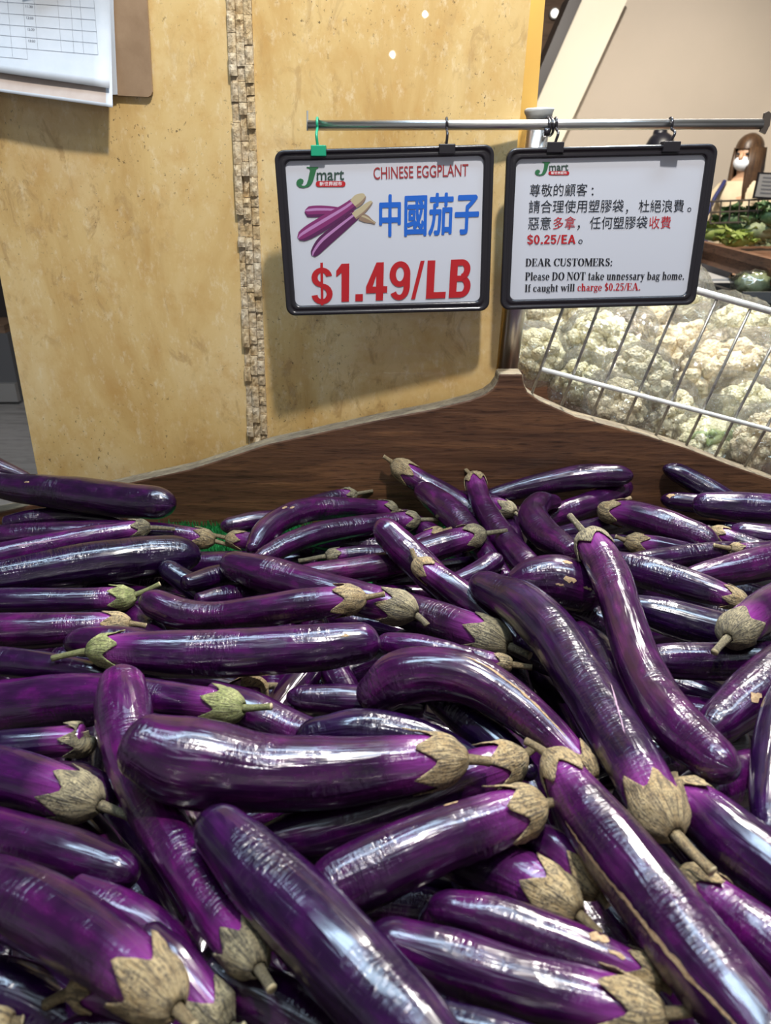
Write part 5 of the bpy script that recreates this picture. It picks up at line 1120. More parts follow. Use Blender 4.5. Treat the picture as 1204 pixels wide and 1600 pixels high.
    dict(k='E43', l='eggplant whose brown calyx hangs down with its stem pointing at the viewer', t=[0.2835, 0.5303, 0.9768], c='calyx_grey',
         p=[[0.3176,0.5653,0.9758,0.0162],[0.3532,0.5972,0.9727,0.0188],[0.3963,0.6336,0.9683,0.0197],[0.4489,0.6768,0.9633,0.0188],[0.4994,0.7171,0.9589,0.0141]]),
    dict(k='E46', l='blue-lit eggplant end below the tip of the bent diagonal eggplant', t=None, c='calyx_tan',
         p=[[0.1885,0.3718,0.9664,0.0095],[0.2169,0.3866,0.9599,0.016],[0.2473,0.4034,0.954,0.0188],[0.2702,0.4172,0.951,0.016],[0.2838,0.427,0.951,0.0]]),
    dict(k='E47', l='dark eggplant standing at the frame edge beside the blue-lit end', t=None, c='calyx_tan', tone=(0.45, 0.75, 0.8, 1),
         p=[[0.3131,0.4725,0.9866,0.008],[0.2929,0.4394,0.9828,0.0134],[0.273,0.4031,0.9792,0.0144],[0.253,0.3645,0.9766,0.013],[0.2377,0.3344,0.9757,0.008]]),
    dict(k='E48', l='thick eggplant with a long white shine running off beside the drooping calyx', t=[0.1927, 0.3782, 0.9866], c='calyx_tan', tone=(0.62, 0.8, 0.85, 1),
         p=[[0.1958,0.3643,0.9836,0.0113],[0.2034,0.346,0.9822,0.0174],[0.2133,0.325,0.982,0.0198],[0.2239,0.3054,0.9836,0.0201],[0.2361,0.2834,0.9866,0.0184],[0.2445,0.2681,0.9891,0.0123]]),
    dict(k='E49', l='bright magenta eggplant running off beside the long scratched one', t=[0.1694, 0.3155, 0.9785], c='calyx_tan', tone=(1.5, 1.2, 1.45, 1),
         p=[[0.18,0.299,0.9778,0.0111],[0.1881,0.2873,0.978,0.0129],[0.1964,0.2737,0.978,0.0153],[0.2062,0.2582,0.9788,0.0161],[0.2157,0.2416,0.9798,0.0149],[0.2237,0.228,0.9814,0.01]]),
    dict(k='E27', l='long bent eggplant with a tall grey calyx at its top end', t=[0.2001, 0.7292, 1.0146], c='calyx_grey',
         p=[[0.2102,0.6685,1.0097,0.0175],[0.2137,0.6222,1.005,0.019],[0.211,0.5675,0.9981,0.0178],[0.2063,0.5083,0.9917,0.018],[0.2059,0.4579,0.9889,0.0186],[0.2107,0.4152,0.9904,0.0192],[0.2181,0.3838,0.9958,0.0159],[0.2249,0.3639,1.0025,0.0]]),
    dict(k='E95', l='brown-black eggplant in the gap behind the green calyx', t=[-0.1028, 0.5682, 0.9116], c='calyx_tan', tone=(1.1, 1.6, 0.95, 1),
         p=[[-0.123,0.5422,0.9224,0.0163],[-0.1354,0.5169,0.9251,0.0201],[-0.1509,0.4886,0.9316,0.0203],[-0.1653,0.4657,0.9414,0.0154]]),
    dict(k='E95b', l='deep dark eggplant beneath the blue-white curved one', t=None, c='calyx_tan',
         p=[[-0.1435,0.4929,0.9613,0.0116],[-0.1154,0.48,0.9554,0.0177],[-0.0825,0.4642,0.9493,0.0183],[-0.0509,0.4493,0.9463,0.017],[-0.0279,0.4376,0.9443,0.0108]]),
    dict(k='E16', l='fat bright purple eggplant with a fresh green calyx', t=[-0.0867, 0.4509, 0.983], c='calyx_green', tone=(1.5, 1.2, 1.45, 1),
         p=[[-0.1241,0.4597,0.9752,0.0134],[-0.1608,0.4714,0.9707,0.0147],[-0.2004,0.4823,0.9652,0.0176],[-0.253,0.4932,0.9544,0.0228],[-0.3041,0.5014,0.9425,0.0243],[-0.3592,0.5085,0.9305,0.0237],[-0.3964,0.5125,0.9231,0.0167]]),
    dict(k='E13', l='long straight horizontal eggplant with a green-tan stem and crinkled shine', t=[-0.2889, 0.5309, 0.9697], c='calyx_green', tone=(1.5, 1.2, 1.45, 1),
         p=[[-0.2427,0.5347,0.9757,0.0133],[-0.2099,0.5352,0.9734,0.0184],[-0.1659,0.5364,0.9705,0.0212],[-0.1135,0.5403,0.9704,0.0213],[-0.0577,0.5458,0.9713,0.0209],[-0.0227,0.5503,0.973,0.0182],[-0.0051,0.553,0.9745,0.0]]),
    dict(k='E93', l='wedge of purple eggplant under the long straight horizontal one', t=None, c='calyx_tan',
         p=[[0.0308,0.4917,0.9491,0.0085],[0.0016,0.4932,0.9512,0.0128],[-0.033,0.4948,0.9532,0.0138],[-0.0623,0.4959,0.9543,0.0117],[-0.0826,0.4975,0.957,0.0]]),
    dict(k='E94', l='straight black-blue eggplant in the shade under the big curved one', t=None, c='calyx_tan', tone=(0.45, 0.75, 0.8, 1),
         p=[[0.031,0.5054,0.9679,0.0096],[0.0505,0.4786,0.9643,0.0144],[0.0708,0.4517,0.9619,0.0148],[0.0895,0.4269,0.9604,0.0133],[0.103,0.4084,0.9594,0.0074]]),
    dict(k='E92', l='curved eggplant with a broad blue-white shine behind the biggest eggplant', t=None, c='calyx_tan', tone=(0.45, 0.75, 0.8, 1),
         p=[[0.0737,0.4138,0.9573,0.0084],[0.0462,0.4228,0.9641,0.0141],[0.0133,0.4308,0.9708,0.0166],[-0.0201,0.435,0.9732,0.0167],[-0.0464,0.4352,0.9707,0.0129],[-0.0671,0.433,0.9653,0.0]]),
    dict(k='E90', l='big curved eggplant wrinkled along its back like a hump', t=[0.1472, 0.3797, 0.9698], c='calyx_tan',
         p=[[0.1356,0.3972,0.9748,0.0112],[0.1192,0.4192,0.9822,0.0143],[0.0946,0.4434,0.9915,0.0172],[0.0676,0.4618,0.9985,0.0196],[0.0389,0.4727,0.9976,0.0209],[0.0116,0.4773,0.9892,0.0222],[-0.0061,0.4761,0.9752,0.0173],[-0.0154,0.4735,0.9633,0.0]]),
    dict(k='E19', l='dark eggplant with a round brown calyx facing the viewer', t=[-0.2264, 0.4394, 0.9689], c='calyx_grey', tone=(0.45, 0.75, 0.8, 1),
         p=[[-0.2286,0.4363,0.9636,0.0116],[-0.253,0.4336,0.9635,0.0115],[-0.2827,0.4301,0.963,0.0124],[-0.3098,0.4268,0.9623,0.0114],[-0.3322,0.4242,0.9622,0.0076]]),
    dict(k='E56', l='blue-lit purple eggplant end behind the broad green-tan calyx', t=None, c='calyx_tan',
         p=[[-0.2449,0.4071,0.9606,0.0083],[-0.2202,0.3971,0.9613,0.0127],[-0.2012,0.388,0.9609,0.0134],[-0.1837,0.3774,0.9588,0.0]]),
    dict(k='E57', l='eggplant with a wide slanting grey shine below the tan-calyxed one', t=[-0.3482, 0.3659, 0.9674], c='calyx_tan',
         p=[[-0.3144,0.3578,0.9696,0.0134],[-0.285,0.3507,0.9715,0.0157],[-0.2516,0.3416,0.972,0.0166],[-0.2192,0.3324,0.9725,0.0163],[-0.19,0.3233,0.972,0.016],[-0.1638,0.3152,0.9719,0.013],[-0.1472,0.3091,0.9707,0.0]]),
    dict(k='E67', l='dull grey eggplant standing in the gap under the biggest eggplant', t=None, c='calyx_tan',
         p=[[-0.1652,0.4161,0.9551,0.0094],[-0.1497,0.389,0.9545,0.0143],[-0.1333,0.363,0.9554,0.0137],[-0.1196,0.3413,0.9567,0.0082]]),
    dict(k='E65', l='flat bright purple eggplant stretch in the hollow beside the tapering one', t=None, c='calyx_tan', tone=(1.5, 1.2, 1.45, 1),
         p=[[-0.1775,0.2983,0.9782,0.0074],[-0.1585,0.2893,0.9739,0.0123],[-0.138,0.2797,0.9693,0.0143],[-0.1182,0.2696,0.9639,0.0133],[-0.1009,0.2606,0.9587,0.0076]]),
    dict(k='E66', l='purple eggplant slanting out from under a tan calyx by the front diagonal one', t=None, c='calyx_tan',
         p=[[-0.0917,0.2551,0.9695,0.0081],[-0.0723,0.2477,0.9652,0.0133],[-0.0532,0.2401,0.9619,0.0151],[-0.0328,0.2307,0.9582,0.0148],[-0.0132,0.2201,0.9543,0.0101]]),
    dict(k='E64', l='eggplant whose round grey calyx sits at the bottom edge', t=[-0.0682, 0.2228, 0.9746], c='calyx_grey',
         p=[[-0.085,0.2287,0.9738,0.012],[-0.0966,0.2373,0.979,0.0128],[-0.1088,0.2473,0.9847,0.0124],[-0.1218,0.2571,0.9893,0.0093]]),
    dict(k='E24', l='long eggplant with a pink collar passing under the biggest eggplant', t=[0.108, 0.4125, 0.9794], c='calyx_tan',
         p=[[0.0823,0.3998,0.9741,0.0153],[0.0543,0.3885,0.9721,0.0172],[0.0185,0.3731,0.9678,0.0172],[-0.0197,0.3582,0.9657,0.0168],[-0.0542,0.3466,0.9665,0.0156],[-0.0776,0.3391,0.9676,0.0097]]),
    dict(k='E17', l='tapering eggplant with a violet round end diving under the biggest eggplant', t=[-0.0548, 0.2292, 0.994], c='calyx_grey', tone=(1.5, 1.2, 1.45, 1),
         p=[[-0.071,0.2514,0.989,0.0111],[-0.089,0.2734,0.9841,0.0128],[-0.1097,0.3007,0.9805,0.014],[-0.133,0.3321,0.9783,0.0154],[-0.1567,0.3657,0.9783,0.0169],[-0.1796,0.4037,0.9816,0.0189],[-0.1965,0.4436,0.9883,0.0206],[-0.2033,0.4635,0.9924,0.0178],[-0.2076,0.4785,0.9957,0.0]]),
    dict(k='E20', l='biggest eggplant, plump and horizontal with a long tan forked calyx', t=[0.0689, 0.3768, 0.9979], c='calyx_tan',
         p=[[0.0335,0.373,1.0021,0.0167],[0.0012,0.3681,1.0022,0.0195],[-0.0398,0.3628,1.002,0.0226],[-0.0802,0.3601,1.005,0.0244],[-0.1083,0.3603,1.0102,0.0272],[-0.1323,0.3612,1.0151,0.0271],[-0.1523,0.3638,1.0227,0.021],[-0.1655,0.3658,1.0281,0.0]]),
    dict(k='E55', l='violet eggplant with a broad green-tan calyx and straight stem', t=[-0.1569, 0.3492, 0.9743], c='calyx_grey', tone=(1.5, 1.2, 1.45, 1),
         p=[[-0.2019,0.3649,0.9785,0.0147],[-0.2304,0.3755,0.978,0.0176],[-0.2641,0.3868,0.9761,0.0193],[-0.2963,0.3972,0.9742,0.0192],[-0.324,0.406,0.9729,0.0137]]),
    dict(k='E51', l='bright crinkled eggplant behind a brown calyx in the dark hollow', t=[0.1282, 0.2938, 0.968], c='calyx_tan', tone=(1.5, 1.2, 1.45, 1),
         p=[[0.1179,0.3103,0.9703,0.0107],[0.1079,0.3249,0.9729,0.0117],[0.0945,0.3365,0.9723,0.0112],[0.079,0.3468,0.9702,0.0082]]),
    dict(k='E52', l='eggplant with small tan blotches along its lower side', t=[0.1441, 0.2389, 0.9774], c='calyx_tan',
         p=[[0.1311,0.246,0.9786,0.0088],[0.1112,0.2553,0.9789,0.0114],[0.0866,0.266,0.9789,0.0127],[0.0607,0.2768,0.9795,0.0123],[0.0393,0.2838,0.9774,0.0104],[0.0238,0.2877,0.9743,0.0]]),
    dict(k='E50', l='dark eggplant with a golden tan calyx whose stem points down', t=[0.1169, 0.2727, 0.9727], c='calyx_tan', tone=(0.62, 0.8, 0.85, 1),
         p=[[0.0972,0.2968,0.9711,0.014],[0.0839,0.3105,0.9678,0.0164],[0.0681,0.3239,0.9631,0.0173],[0.0481,0.3379,0.9561,0.0163],[0.0325,0.3476,0.9506,0.0108]]),
    dict(k='E22', l='thick eggplant with crosswise wrinkles and a round tan calyx', t=[0.1072, 0.3432, 0.9969], c='calyx_tan',
         p=[[0.0833,0.336,0.997,0.0149],[0.0549,0.3257,0.9944,0.0177],[0.0237,0.3143,0.992,0.0188],[-0.0044,0.3026,0.9881,0.0195],[-0.0278,0.2922,0.9843,0.0181],[-0.04,0.2867,0.9824,0.0122]]),
    dict(k='E25', l='longest eggplant with a pale scratch along its side running to the corner', t=[0.0949, 0.3915, 1.0021], c='calyx_tan',
         p=[[0.113,0.3652,1.0018,0.0124],[0.1216,0.3382,0.9984,0.0177],[0.1324,0.3089,0.9966,0.0203],[0.1445,0.2758,0.9964,0.021],[0.1546,0.2445,0.9975,0.0207],[0.1635,0.2163,1.0004,0.0195],[0.1712,0.192,1.0048,0.0159],[0.1755,0.1781,1.0082,0.0105]]),
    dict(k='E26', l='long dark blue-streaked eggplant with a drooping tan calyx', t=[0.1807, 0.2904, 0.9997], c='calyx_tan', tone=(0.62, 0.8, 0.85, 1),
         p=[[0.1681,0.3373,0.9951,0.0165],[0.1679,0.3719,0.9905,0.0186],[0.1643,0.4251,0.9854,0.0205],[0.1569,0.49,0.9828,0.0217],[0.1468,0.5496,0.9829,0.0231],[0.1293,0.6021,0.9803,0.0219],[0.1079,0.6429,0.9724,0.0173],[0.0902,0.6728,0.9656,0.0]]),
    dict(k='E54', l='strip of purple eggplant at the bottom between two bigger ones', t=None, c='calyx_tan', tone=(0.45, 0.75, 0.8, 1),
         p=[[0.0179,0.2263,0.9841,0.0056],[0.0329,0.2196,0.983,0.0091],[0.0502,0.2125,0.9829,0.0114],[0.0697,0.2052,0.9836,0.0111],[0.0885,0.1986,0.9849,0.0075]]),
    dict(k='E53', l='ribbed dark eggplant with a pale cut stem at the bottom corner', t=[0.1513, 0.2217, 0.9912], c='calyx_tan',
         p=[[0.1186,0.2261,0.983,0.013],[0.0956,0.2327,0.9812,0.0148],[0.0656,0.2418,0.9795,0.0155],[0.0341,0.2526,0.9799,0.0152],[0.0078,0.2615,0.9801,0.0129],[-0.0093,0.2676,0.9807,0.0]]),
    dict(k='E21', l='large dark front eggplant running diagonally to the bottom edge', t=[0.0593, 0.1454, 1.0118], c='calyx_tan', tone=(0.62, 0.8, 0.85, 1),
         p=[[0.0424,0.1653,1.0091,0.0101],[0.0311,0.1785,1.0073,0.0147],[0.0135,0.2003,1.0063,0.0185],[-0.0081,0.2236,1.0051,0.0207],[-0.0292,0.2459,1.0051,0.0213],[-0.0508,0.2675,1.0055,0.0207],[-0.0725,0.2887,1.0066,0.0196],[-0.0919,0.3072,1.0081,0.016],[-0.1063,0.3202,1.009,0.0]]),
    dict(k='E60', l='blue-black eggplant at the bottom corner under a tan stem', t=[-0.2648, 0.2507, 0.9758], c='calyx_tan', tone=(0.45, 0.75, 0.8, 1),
         p=[[-0.2342,0.2468,0.9743,0.0118],[-0.2134,0.2442,0.9733,0.0151],[-0.1891,0.24,0.9707,0.0169],[-0.1665,0.2337,0.9646,0.0161],[-0.1458,0.2262,0.9567,0.014],[-0.1304,0.2204,0.9512,0.0]]),
    dict(k='E63', l='purple eggplant with blue glints at the bottom edge below a tan stem', t=None, c='calyx_tan',
         p=[[-0.1566,0.2154,0.9779,0.0055],[-0.1444,0.2192,0.9777,0.0086],[-0.1282,0.2207,0.9772,0.0098],[-0.1092,0.2183,0.9762,0.0092],[-0.0911,0.2132,0.9767,0.0054]]),
    dict(k='E61', l='eggplant showing only a bulbous tan calyx and thick stem over the blue-black one', t=[-0.1661, 0.2295, 0.9814], c='calyx_tan',
         p=[[-0.1433,0.2294,0.9922,0.0077],[-0.1308,0.227,0.9941,0.0092],[-0.1175,0.224,0.995,0.0097],[-0.1045,0.2206,0.9947,0.0066]]),
    dict(k='E59', l='broad plum eggplant arching down to a big mottled calyx at the bottom', t=[-0.0806, 0.1933, 1.0248], c='calyx_tan',
         p=[[-0.1017,0.2106,1.0221,0.0127],[-0.1247,0.2274,1.0191,0.0158],[-0.1532,0.2451,1.0145,0.0175],[-0.185,0.2627,1.0089,0.0188],[-0.2218,0.2789,0.9989,0.0193],[-0.2512,0.2906,0.9903,0.0136]]),
    dict(k='E62', l='eggplant stem end just entering at the very bottom corner', t=[-0.1724, 0.2203, 0.9838], c='calyx_tan',
         p=[[-0.1848,0.218,0.9837,0.0073],[-0.1964,0.2158,0.9835,0.0108],[-0.2129,0.2129,0.9836,0.012],[-0.2264,0.2106,0.9837,0.0083]]),
    dict(k='D0', l=DEEP, t=None, p=[[0.1526,0.2564,0.9277,0.009],[0.1392,0.2786,0.9268,0.0132],[0.1267,0.3067,0.9256,0.0163],[0.1183,0.3361,0.9245,0.0163],[0.1139,0.367,0.9234,0.0163]]),
    dict(k='D1', l=DEEP, t=None, p=[[0.1605,0.1682,0.9035,0.0101],[0.1714,0.2091,0.9026,0.0148],[0.1786,0.2586,0.9016,0.0183],[0.1796,0.3085,0.9006,0.0183],[0.1742,0.3589,0.8995,0.0183]]),
    dict(k='D2', l=DEEP, t=None, p=[[-0.1723,0.1994,0.919,0.0104],[-0.1789,0.226,0.9207,0.0153],[-0.1887,0.2574,0.9227,0.0188],[-0.2006,0.288,0.9247,0.0188],[-0.2144,0.3179,0.9267,0.0188]]),
    dict(k='D3', l=DEEP, t=None, p=[[-0.1044,0.5259,0.8851,0.0078],[-0.1089,0.5591,0.8897,0.0115],[-0.111,0.599,0.8952,0.0142],[-0.1095,0.6389,0.9008,0.0142],[-0.1045,0.6789,0.9063,0.0142]]),
    dict(k='D4', l=DEEP, t=None, p=[[0.1694,0.4209,0.8868,0.0089],[0.1399,0.4439,0.8833,0.0131],[0.1056,0.4726,0.8792,0.0161],[0.0724,0.5027,0.875,0.0161],[0.0405,0.5342,0.8708,0.0161]]),
    dict(k='D5', l=DEEP, t=None, p=[[0.154,0.4401,0.917,0.0101],[0.1805,0.4512,0.9195,0.0149],[0.213,0.4614,0.9224,0.0183],[0.2464,0.4684,0.9254,0.0183],[0.2806,0.472,0.9283,0.0183]]),
    dict(k='D6', l=DEEP, t=None, p=[[-0.2412,0.4456,0.8847,0.0089],[-0.2533,0.4801,0.886,0.0132],[-0.2647,0.5222,0.8875,0.0162],[-0.2725,0.5651,0.8891,0.0162],[-0.2768,0.6087,0.8906,0.0162]]),
    dict(k='D7', l=DEEP, t=None, p=[[-0.0218,0.2482,0.8947,0.0086],[-0.0335,0.2715,0.8946,0.0127],[-0.0486,0.299,0.8945,0.0156],[-0.0648,0.3258,0.8944,0.0156],[-0.0821,0.352,0.8942,0.0156]]),
    dict(k='D8', l=DEEP, t=None, p=[[-0.1245,0.2943,0.9154,0.0091],[-0.1444,0.3175,0.9163,0.0134],[-0.1695,0.3443,0.9173,0.0165],[-0.1958,0.3699,0.9183,0.0165],[-0.2233,0.3943,0.9194,0.0165]]),
    dict(k='D9', l=DEEP, t=None, p=[[-0.1517,0.6277,0.8648,0.0089],[-0.1926,0.6338,0.869,0.0131],[-0.2418,0.6395,0.8739,0.0162],[-0.2911,0.6435,0.8789,0.0162],[-0.3407,0.6458,0.8839,0.0162]]),
    dict(k='D10', l=DEEP, t=None, p=[[-0.009,0.5143,0.8946,0.0084],[-0.027,0.5491,0.8991,0.0124],[-0.0466,0.5916,0.9045,0.0153],[-0.0641,0.635,0.91,0.0153],[-0.0794,0.6793,0.9154,0.0153]]),
    dict(k='D11', l=DEEP, t=None, p=[[0.0829,0.2347,0.9048,0.0103],[0.0784,0.2756,0.909,0.0152],[0.0701,0.3241,0.914,0.0188],[0.0585,0.3719,0.9191,0.0188],[0.0436,0.419,0.9241,0.0188]]),
    dict(k='D12', l=DEEP, t=None, p=[[-0.1737,0.7111,0.89,0.0102],[-0.2105,0.721,0.8933,0.015],[-0.2547,0.7321,0.8973,0.0185],[-0.2992,0.7424,0.9013,0.0185],[-0.3439,0.752,0.9053,0.0185]]),
    dict(k='D13', l=DEEP, t=None, p=[[-0.215,0.6044,0.9225,0.009],[-0.2318,0.6305,0.9205,0.0132],[-0.254,0.6602,0.9181,0.0163],[-0.2786,0.688,0.9158,0.0163],[-0.3054,0.7138,0.9134,0.0163]]),
    dict(k='D14', l=DEEP, t=None, p=[[-0.0119,0.7911,0.8917,0.0091],[0.0229,0.8072,0.8898,0.0134],[0.0646,0.8265,0.8874,0.0165],[0.1064,0.8459,0.8851,0.0165],[0.1481,0.8652,0.8827,0.0165]]),
    dict(k='D15', l=DEEP, t=None, p=[[0.1773,0.5668,0.9223,0.0079],[0.1631,0.5894,0.919,0.0116],[0.1467,0.6168,0.915,0.0143],[0.131,0.6447,0.911,0.0143],[0.116,0.673,0.907,0.0143]]),
    dict(k='D16', l=DEEP, t=None, p=[[-0.2437,0.2912,0.9001,0.0092],[-0.2386,0.3165,0.8973,0.0136],[-0.2374,0.3465,0.894,0.0168],[-0.2414,0.3763,0.8906,0.0168],[-0.2507,0.4057,0.8873,0.0168]]),
    dict(k='D17', l=DEEP, t=None, p=[[0.2096,0.8957,0.9066,0.008],[0.2497,0.9113,0.9051,0.0118],[0.2968,0.9323,0.9033,0.0146],[0.3427,0.9558,0.9016,0.0146],[0.3874,0.9817,0.8998,0.0146]]),
    dict(k='D18', l=DEEP, t=None, p=[[0.0952,0.344,0.8698,0.0076],[0.0653,0.3554,0.8723,0.0111],[0.0287,0.3635,0.8752,0.0137],[-0.0086,0.3656,0.8782,0.0137],[-0.0467,0.3617,0.8811,0.0137]]),
    dict(k='D19', l=DEEP, t=None, p=[[0.2925,0.2907,0.8761,0.0085],[0.2862,0.327,0.8742,0.0125],[0.274,0.3687,0.872,0.0154],[0.2565,0.4085,0.8698,0.0154],[0.2338,0.4464,0.8676,0.0154]]),
    dict(k='D20', l=DEEP, t=None, p=[[0.1743,0.4637,0.8916,0.0086],[0.1791,0.5031,0.8867,0.0127],[0.1798,0.5501,0.8809,0.0157],[0.1751,0.5968,0.875,0.0157],[0.1649,0.6433,0.8691,0.0157]]),
    dict(k='D21', l=DEEP, t=None, p=[[0.4496,0.6681,0.8964,0.009],[0.4191,0.6988,0.8936,0.0132],[0.3815,0.7345,0.8902,0.0163],[0.3426,0.7689,0.8869,0.0163],[0.3026,0.8019,0.8835,0.0163]]),
    dict(k='D22', l=DEEP, t=None, p=[[-0.1318,0.348,0.8703,0.0088],[-0.1477,0.3714,0.8715,0.013],[-0.1685,0.398,0.8729,0.0161],[-0.1912,0.4231,0.8743,0.0161],[-0.2156,0.4466,0.8757,0.0161]]),
    dict(k='D23', l=DEEP, t=None, p=[[-0.1126,0.4292,0.8871,0.0089],[-0.0755,0.4399,0.8908,0.0131],[-0.0305,0.4506,0.8951,0.0161],[0.015,0.4591,0.8995,0.0161],[0.0609,0.4654,0.9039,0.0161]]),
    dict(k='D24', l=DEEP, t=None, p=[[-0.0669,0.6118,0.8775,0.0104],[-0.0412,0.6288,0.8806,0.0153],[-0.0096,0.648,0.8844,0.0188],[0.0227,0.6661,0.8882,0.0188],[0.0557,0.6829,0.892,0.0188]]),
    dict(k='D25', l=DEEP, t=None, p=[[0.038,0.8877,0.899,0.0081],[0.0062,0.8857,0.8987,0.0119],[-0.031,0.8889,0.8982,0.0147],[-0.0671,0.8982,0.8977,0.0147],[-0.102,0.9136,0.8973,0.0147]]),
    dict(k='D26', l=DEEP, t=None, p=[[0.3699,0.5517,0.875,0.0104],[0.3444,0.5745,0.8766,0.0154],[0.3117,0.599,0.8785,0.019],[0.277,0.6203,0.8804,0.019],[0.2401,0.6384,0.8824,0.019]]),
    dict(k='D27', l=DEEP, t=None, p=[[0.1406,0.5511,0.8865,0.0091],[0.1346,0.5841,0.8835,0.0135],[0.1312,0.6238,0.88,0.0166],[0.1318,0.6636,0.8765,0.0166],[0.1365,0.7035,0.873,0.0166]]),
    dict(k='D28', l=DEEP, t=None, p=[[-0.0034,0.1865,0.9174,0.0102],[0.0101,0.2114,0.9195,0.015],[0.0228,0.2425,0.9221,0.0185],[0.0318,0.2748,0.9247,0.0185],[0.0371,0.3084,0.9273,0.0185]]),
    dict(k='D29', l=DEEP, t=None, p=[[0.0483,0.7049,0.8718,0.0099],[0.0145,0.7127,0.8753,0.0146],[-0.0252,0.7248,0.8794,0.018],[-0.0638,0.74,0.8836,0.018],[-0.1013,0.7582,0.8877,0.018]]),
    dict(k='D30', l=DEEP, t=None, p=[[0.2253,0.3088,0.9213,0.009],[0.2186,0.3322,0.9224,0.0132],[0.2089,0.3595,0.9238,0.0163],[0.1974,0.3861,0.9251,0.0163],[0.184,0.412,0.9265,0.0163]]),
    dict(k='D31', l=DEEP, t=None, p=[[0.0961,0.3815,0.8702,0.0102],[0.0688,0.3893,0.8727,0.015],[0.0356,0.3954,0.8757,0.0185],[0.002,0.3979,0.8786,0.0185],[-0.032,0.3967,0.8816,0.0185]]),
    dict(k='D32', l=DEEP, t=None, p=[[0.2189,0.2681,0.8732,0.0075],[0.1981,0.3004,0.8719,0.0111],[0.1742,0.3399,0.8704,0.0137],[0.1516,0.3801,0.8689,0.0137],[0.1302,0.421,0.8674,0.0137]]),
    dict(k='D33', l=DEEP, t=None, p=[[-0.3106,0.3644,0.872,0.0086],[-0.299,0.3963,0.8715,0.0126],[-0.2898,0.4354,0.8708,0.0156],[-0.2857,0.4753,0.8701,0.0156],[-0.2867,0.516,0.8694,0.0156]]),
    dict(k='D34', l=DEEP, t=None, p=[[-0.1765,0.7607,0.8839,0.0097],[-0.2127,0.7681,0.8876,0.0143],[-0.2561,0.7772,0.892,0.0176],[-0.2994,0.7866,0.8965,0.0176],[-0.3427,0.7962,0.9009,0.0176]]),
    dict(k='D35', l=DEEP, t=None, p=[[0.1294,0.37,0.901,0.0089],[0.1197,0.4009,0.9051,0.0132],[0.114,0.4383,0.9099,0.0163],[0.1147,0.476,0.9147,0.0163],[0.1218,0.5141,0.9195,0.0163]]),
    dict(k='D36', l=DEEP, t=None, p=[[-0.1242,0.429,0.8988,0.0085],[-0.1179,0.4648,0.9013,0.0126],[-0.1075,0.5069,0.9043,0.0155],[-0.094,0.5481,0.9073,0.0155],[-0.0774,0.5884,0.9103,0.0155]]),
    dict(k='D37', l=DEEP, t=None, p=[[0.3448,0.8488,0.9229,0.0088],[0.3123,0.8472,0.9195,0.013],[0.2741,0.85,0.9154,0.016],[0.2367,0.8579,0.9113,0.016],[0.2,0.8712,0.9072,0.016]]),
    dict(k='D38', l=DEEP, t=None, p=[[-0.1423,0.2336,0.9113,0.0086],[-0.1189,0.2597,0.9162,0.0127],[-0.0929,0.2925,0.9222,0.0157],[-0.0692,0.3269,0.9281,0.0157],[-0.0478,0.363,0.934,0.0157]]),
    dict(k='D39', l=DEEP, t=None, p=[[0.5025,0.7305,0.887,0.0095],[0.4665,0.755,0.8874,0.014],[0.427,0.7881,0.8879,0.0173],[0.3913,0.8253,0.8885,0.0173],[0.3596,0.8667,0.889,0.0173]]),
    dict(k='D40', l=DEEP, t=None, p=[[-0.1596,0.8845,0.8649,0.0078],[-0.1417,0.9034,0.8662,0.0114],[-0.1184,0.9236,0.8676,0.0141],[-0.0931,0.9411,0.8691,0.0141],[-0.0657,0.956,0.8706,0.0141]]),
    dict(k='D41', l=DEEP, t=None, p=[[0.1033,0.8719,0.8901,0.0092],[0.0882,0.8918,0.8927,0.0136],[0.0691,0.9148,0.8959,0.0167],[0.0487,0.9367,0.8991,0.0167],[0.0272,0.9576,0.9023,0.0167]]),
    dict(k='D42', l=DEEP, t=None, p=[[0.2558,0.68,0.8858,0.0083],[0.279,0.6913,0.8845,0.0122],[0.3078,0.7004,0.8829,0.015],[0.3377,0.7046,0.8813,0.015],[0.3686,0.7039,0.8797,0.015]]),
    dict(k='D43', l=DEEP, t=None, p=[[-0.0346,0.2374,0.8657,0.0084],[-0.0041,0.2514,0.8693,0.0124],[0.032,0.2694,0.8737,0.0153],[0.0673,0.2888,0.8781,0.0153],[0.102,0.3094,0.8825,0.0153]]),
    dict(k='D44', l=DEEP, t=None, p=[[0.1028,0.5456,0.8613,0.0078],[0.0754,0.552,0.8633,0.0115],[0.0436,0.5625,0.8658,0.0141],[0.013,0.5762,0.8682,0.0141],[-0.0163,0.593,0.8707,0.0141]]),
    dict(k='D45', l=DEEP, t=None, p=[[-0.0918,0.8471,0.8956,0.0093],[-0.1323,0.8462,0.8937,0.0138],[-0.1808,0.8472,0.8914,0.017],[-0.2292,0.8504,0.8891,0.017],[-0.2775,0.8558,0.8868,0.017]]),
    dict(k='D46', l=DEEP, t=None, p=[[0.5341,0.9636,0.8832,0.0076],[0.5002,0.9792,0.8787,0.0112],[0.4586,0.9945,0.8732,0.0138],[0.4157,1.0061,0.8678,0.0138],[0.3718,1.014,0.8623,0.0138]]),
    dict(k='D47', l=DEEP, t=None, p=[[-0.1503,0.1643,0.9167,0.0104],[-0.1251,0.1986,0.9198,0.0153],[-0.0936,0.2388,0.9236,0.0188],[-0.0606,0.2778,0.9273,0.0188],[-0.0262,0.3156,0.9311,0.0188]]),
    dict(k='D48', l=DEEP, t=None, p=[[0.2546,0.4397,0.8821,0.008],[0.2876,0.4513,0.8817,0.0118],[0.3278,0.4635,0.8812,0.0146],[0.3685,0.4739,0.8806,0.0146],[0.4097,0.4823,0.8801,0.0146]]),
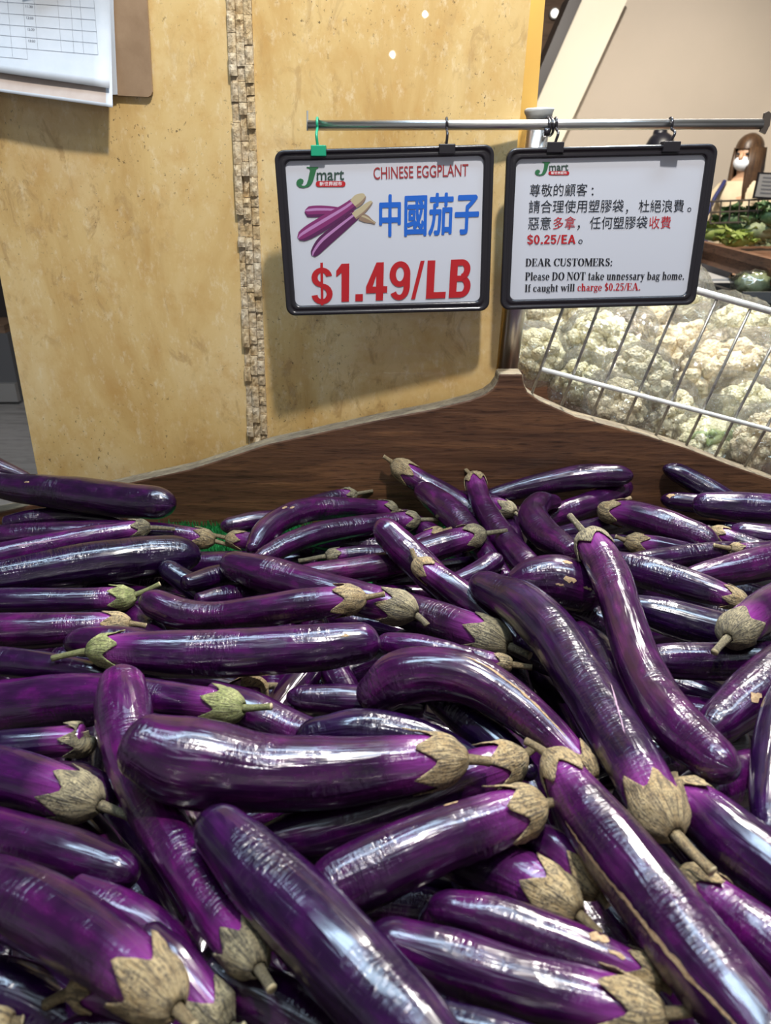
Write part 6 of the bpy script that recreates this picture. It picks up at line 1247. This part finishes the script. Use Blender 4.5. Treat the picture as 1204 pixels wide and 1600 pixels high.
    dict(k='D49', l=DEEP, t=None, p=[[-0.0798,0.7291,0.9164,0.0084],[-0.0383,0.7343,0.9104,0.0124],[0.0111,0.743,0.9031,0.0153],[0.0598,0.7542,0.8959,0.0153],[0.1081,0.7681,0.8886,0.0153]]),
    dict(k='D50', l=DEEP, t=None, p=[[-0.3465,0.382,0.8984,0.0095],[-0.3226,0.3926,0.9023,0.014],[-0.2949,0.407,0.9069,0.0173],[-0.2681,0.4232,0.9115,0.0173],[-0.2424,0.4412,0.9161,0.0173]]),
    dict(k='D51', l=DEEP, t=None, p=[[0.1842,0.8791,0.8908,0.0081],[0.1798,0.9107,0.8893,0.012],[0.1796,0.9483,0.8875,0.0148],[0.1849,0.9854,0.8857,0.0148],[0.1957,1.022,0.884,0.0148]]),
    dict(k='D52', l=DEEP, t=None, p=[[-0.1251,0.213,0.8955,0.0097],[-0.1243,0.2517,0.893,0.0143],[-0.1225,0.2979,0.89,0.0176],[-0.1198,0.3442,0.887,0.0176],[-0.1161,0.3904,0.884,0.0176]]),
    dict(k='D53', l=DEEP, t=None, p=[[-0.3884,0.5979,0.8785,0.01],[-0.3838,0.6232,0.8797,0.0148],[-0.3771,0.6534,0.8812,0.0182],[-0.3692,0.6832,0.8826,0.0182],[-0.36,0.7127,0.884,0.0182]]),
    dict(k='D54', l=DEEP, t=None, p=[[0.4046,0.5054,0.8872,0.0103],[0.371,0.5169,0.8907,0.0151],[0.33,0.5283,0.895,0.0187],[0.2884,0.537,0.8993,0.0187],[0.2462,0.5431,0.9035,0.0187]]),
]

BUILT = {}
for i, e in enumerate(EGGS): BUILT[e['k']] = egg(e, 100 + i * 7)
for a in (('E28', .60, .007, .003, 1, .35), ('E28', .56, .004, .0022, 2, -.35), ('E28', .72, .002, .0015, 3, .45), ('E28', .52, .002, .0015, 31, .6), ('E45', .80, .006, .0035, 4, -.1), ('E52', .30, .005, .003, 5, .75), ('E52', .20, .004, .003, 6, .8), ('E52', .26, .002, .0015, 7, .35),
          ('E13', .82, .003, .0012, 8, .0), ('E34a', .90, .006, .0035, 9, .0), ('E79', .62, .004, .0014, 10, -.1), ('E79', .66, .002, .0022, 11, .2), ('E22', .35, .003, .0018, 12, 1.1), ('E1', .36, .004, .0012, 13, .1)):
    scar(BUILT[a[0]], a[1], a[2], a[3], a[4], a[5])
scar(BUILT['E25'], .52, .075, .0013, 20, .95, -.25, 'pale_scratch'); scar(BUILT['E90'], .36, .045, .0009, 21, .35, .1, 'pale_scratch'); 
scar(BUILT['E26'], .30, .030, .0006, 23, .1, .3, 'pale_scratch', M['scuff']); scar(BUILT['E5'], .55, .03, .0012, 24, -.2, .1, 'pale_scuff', M['scuff'])
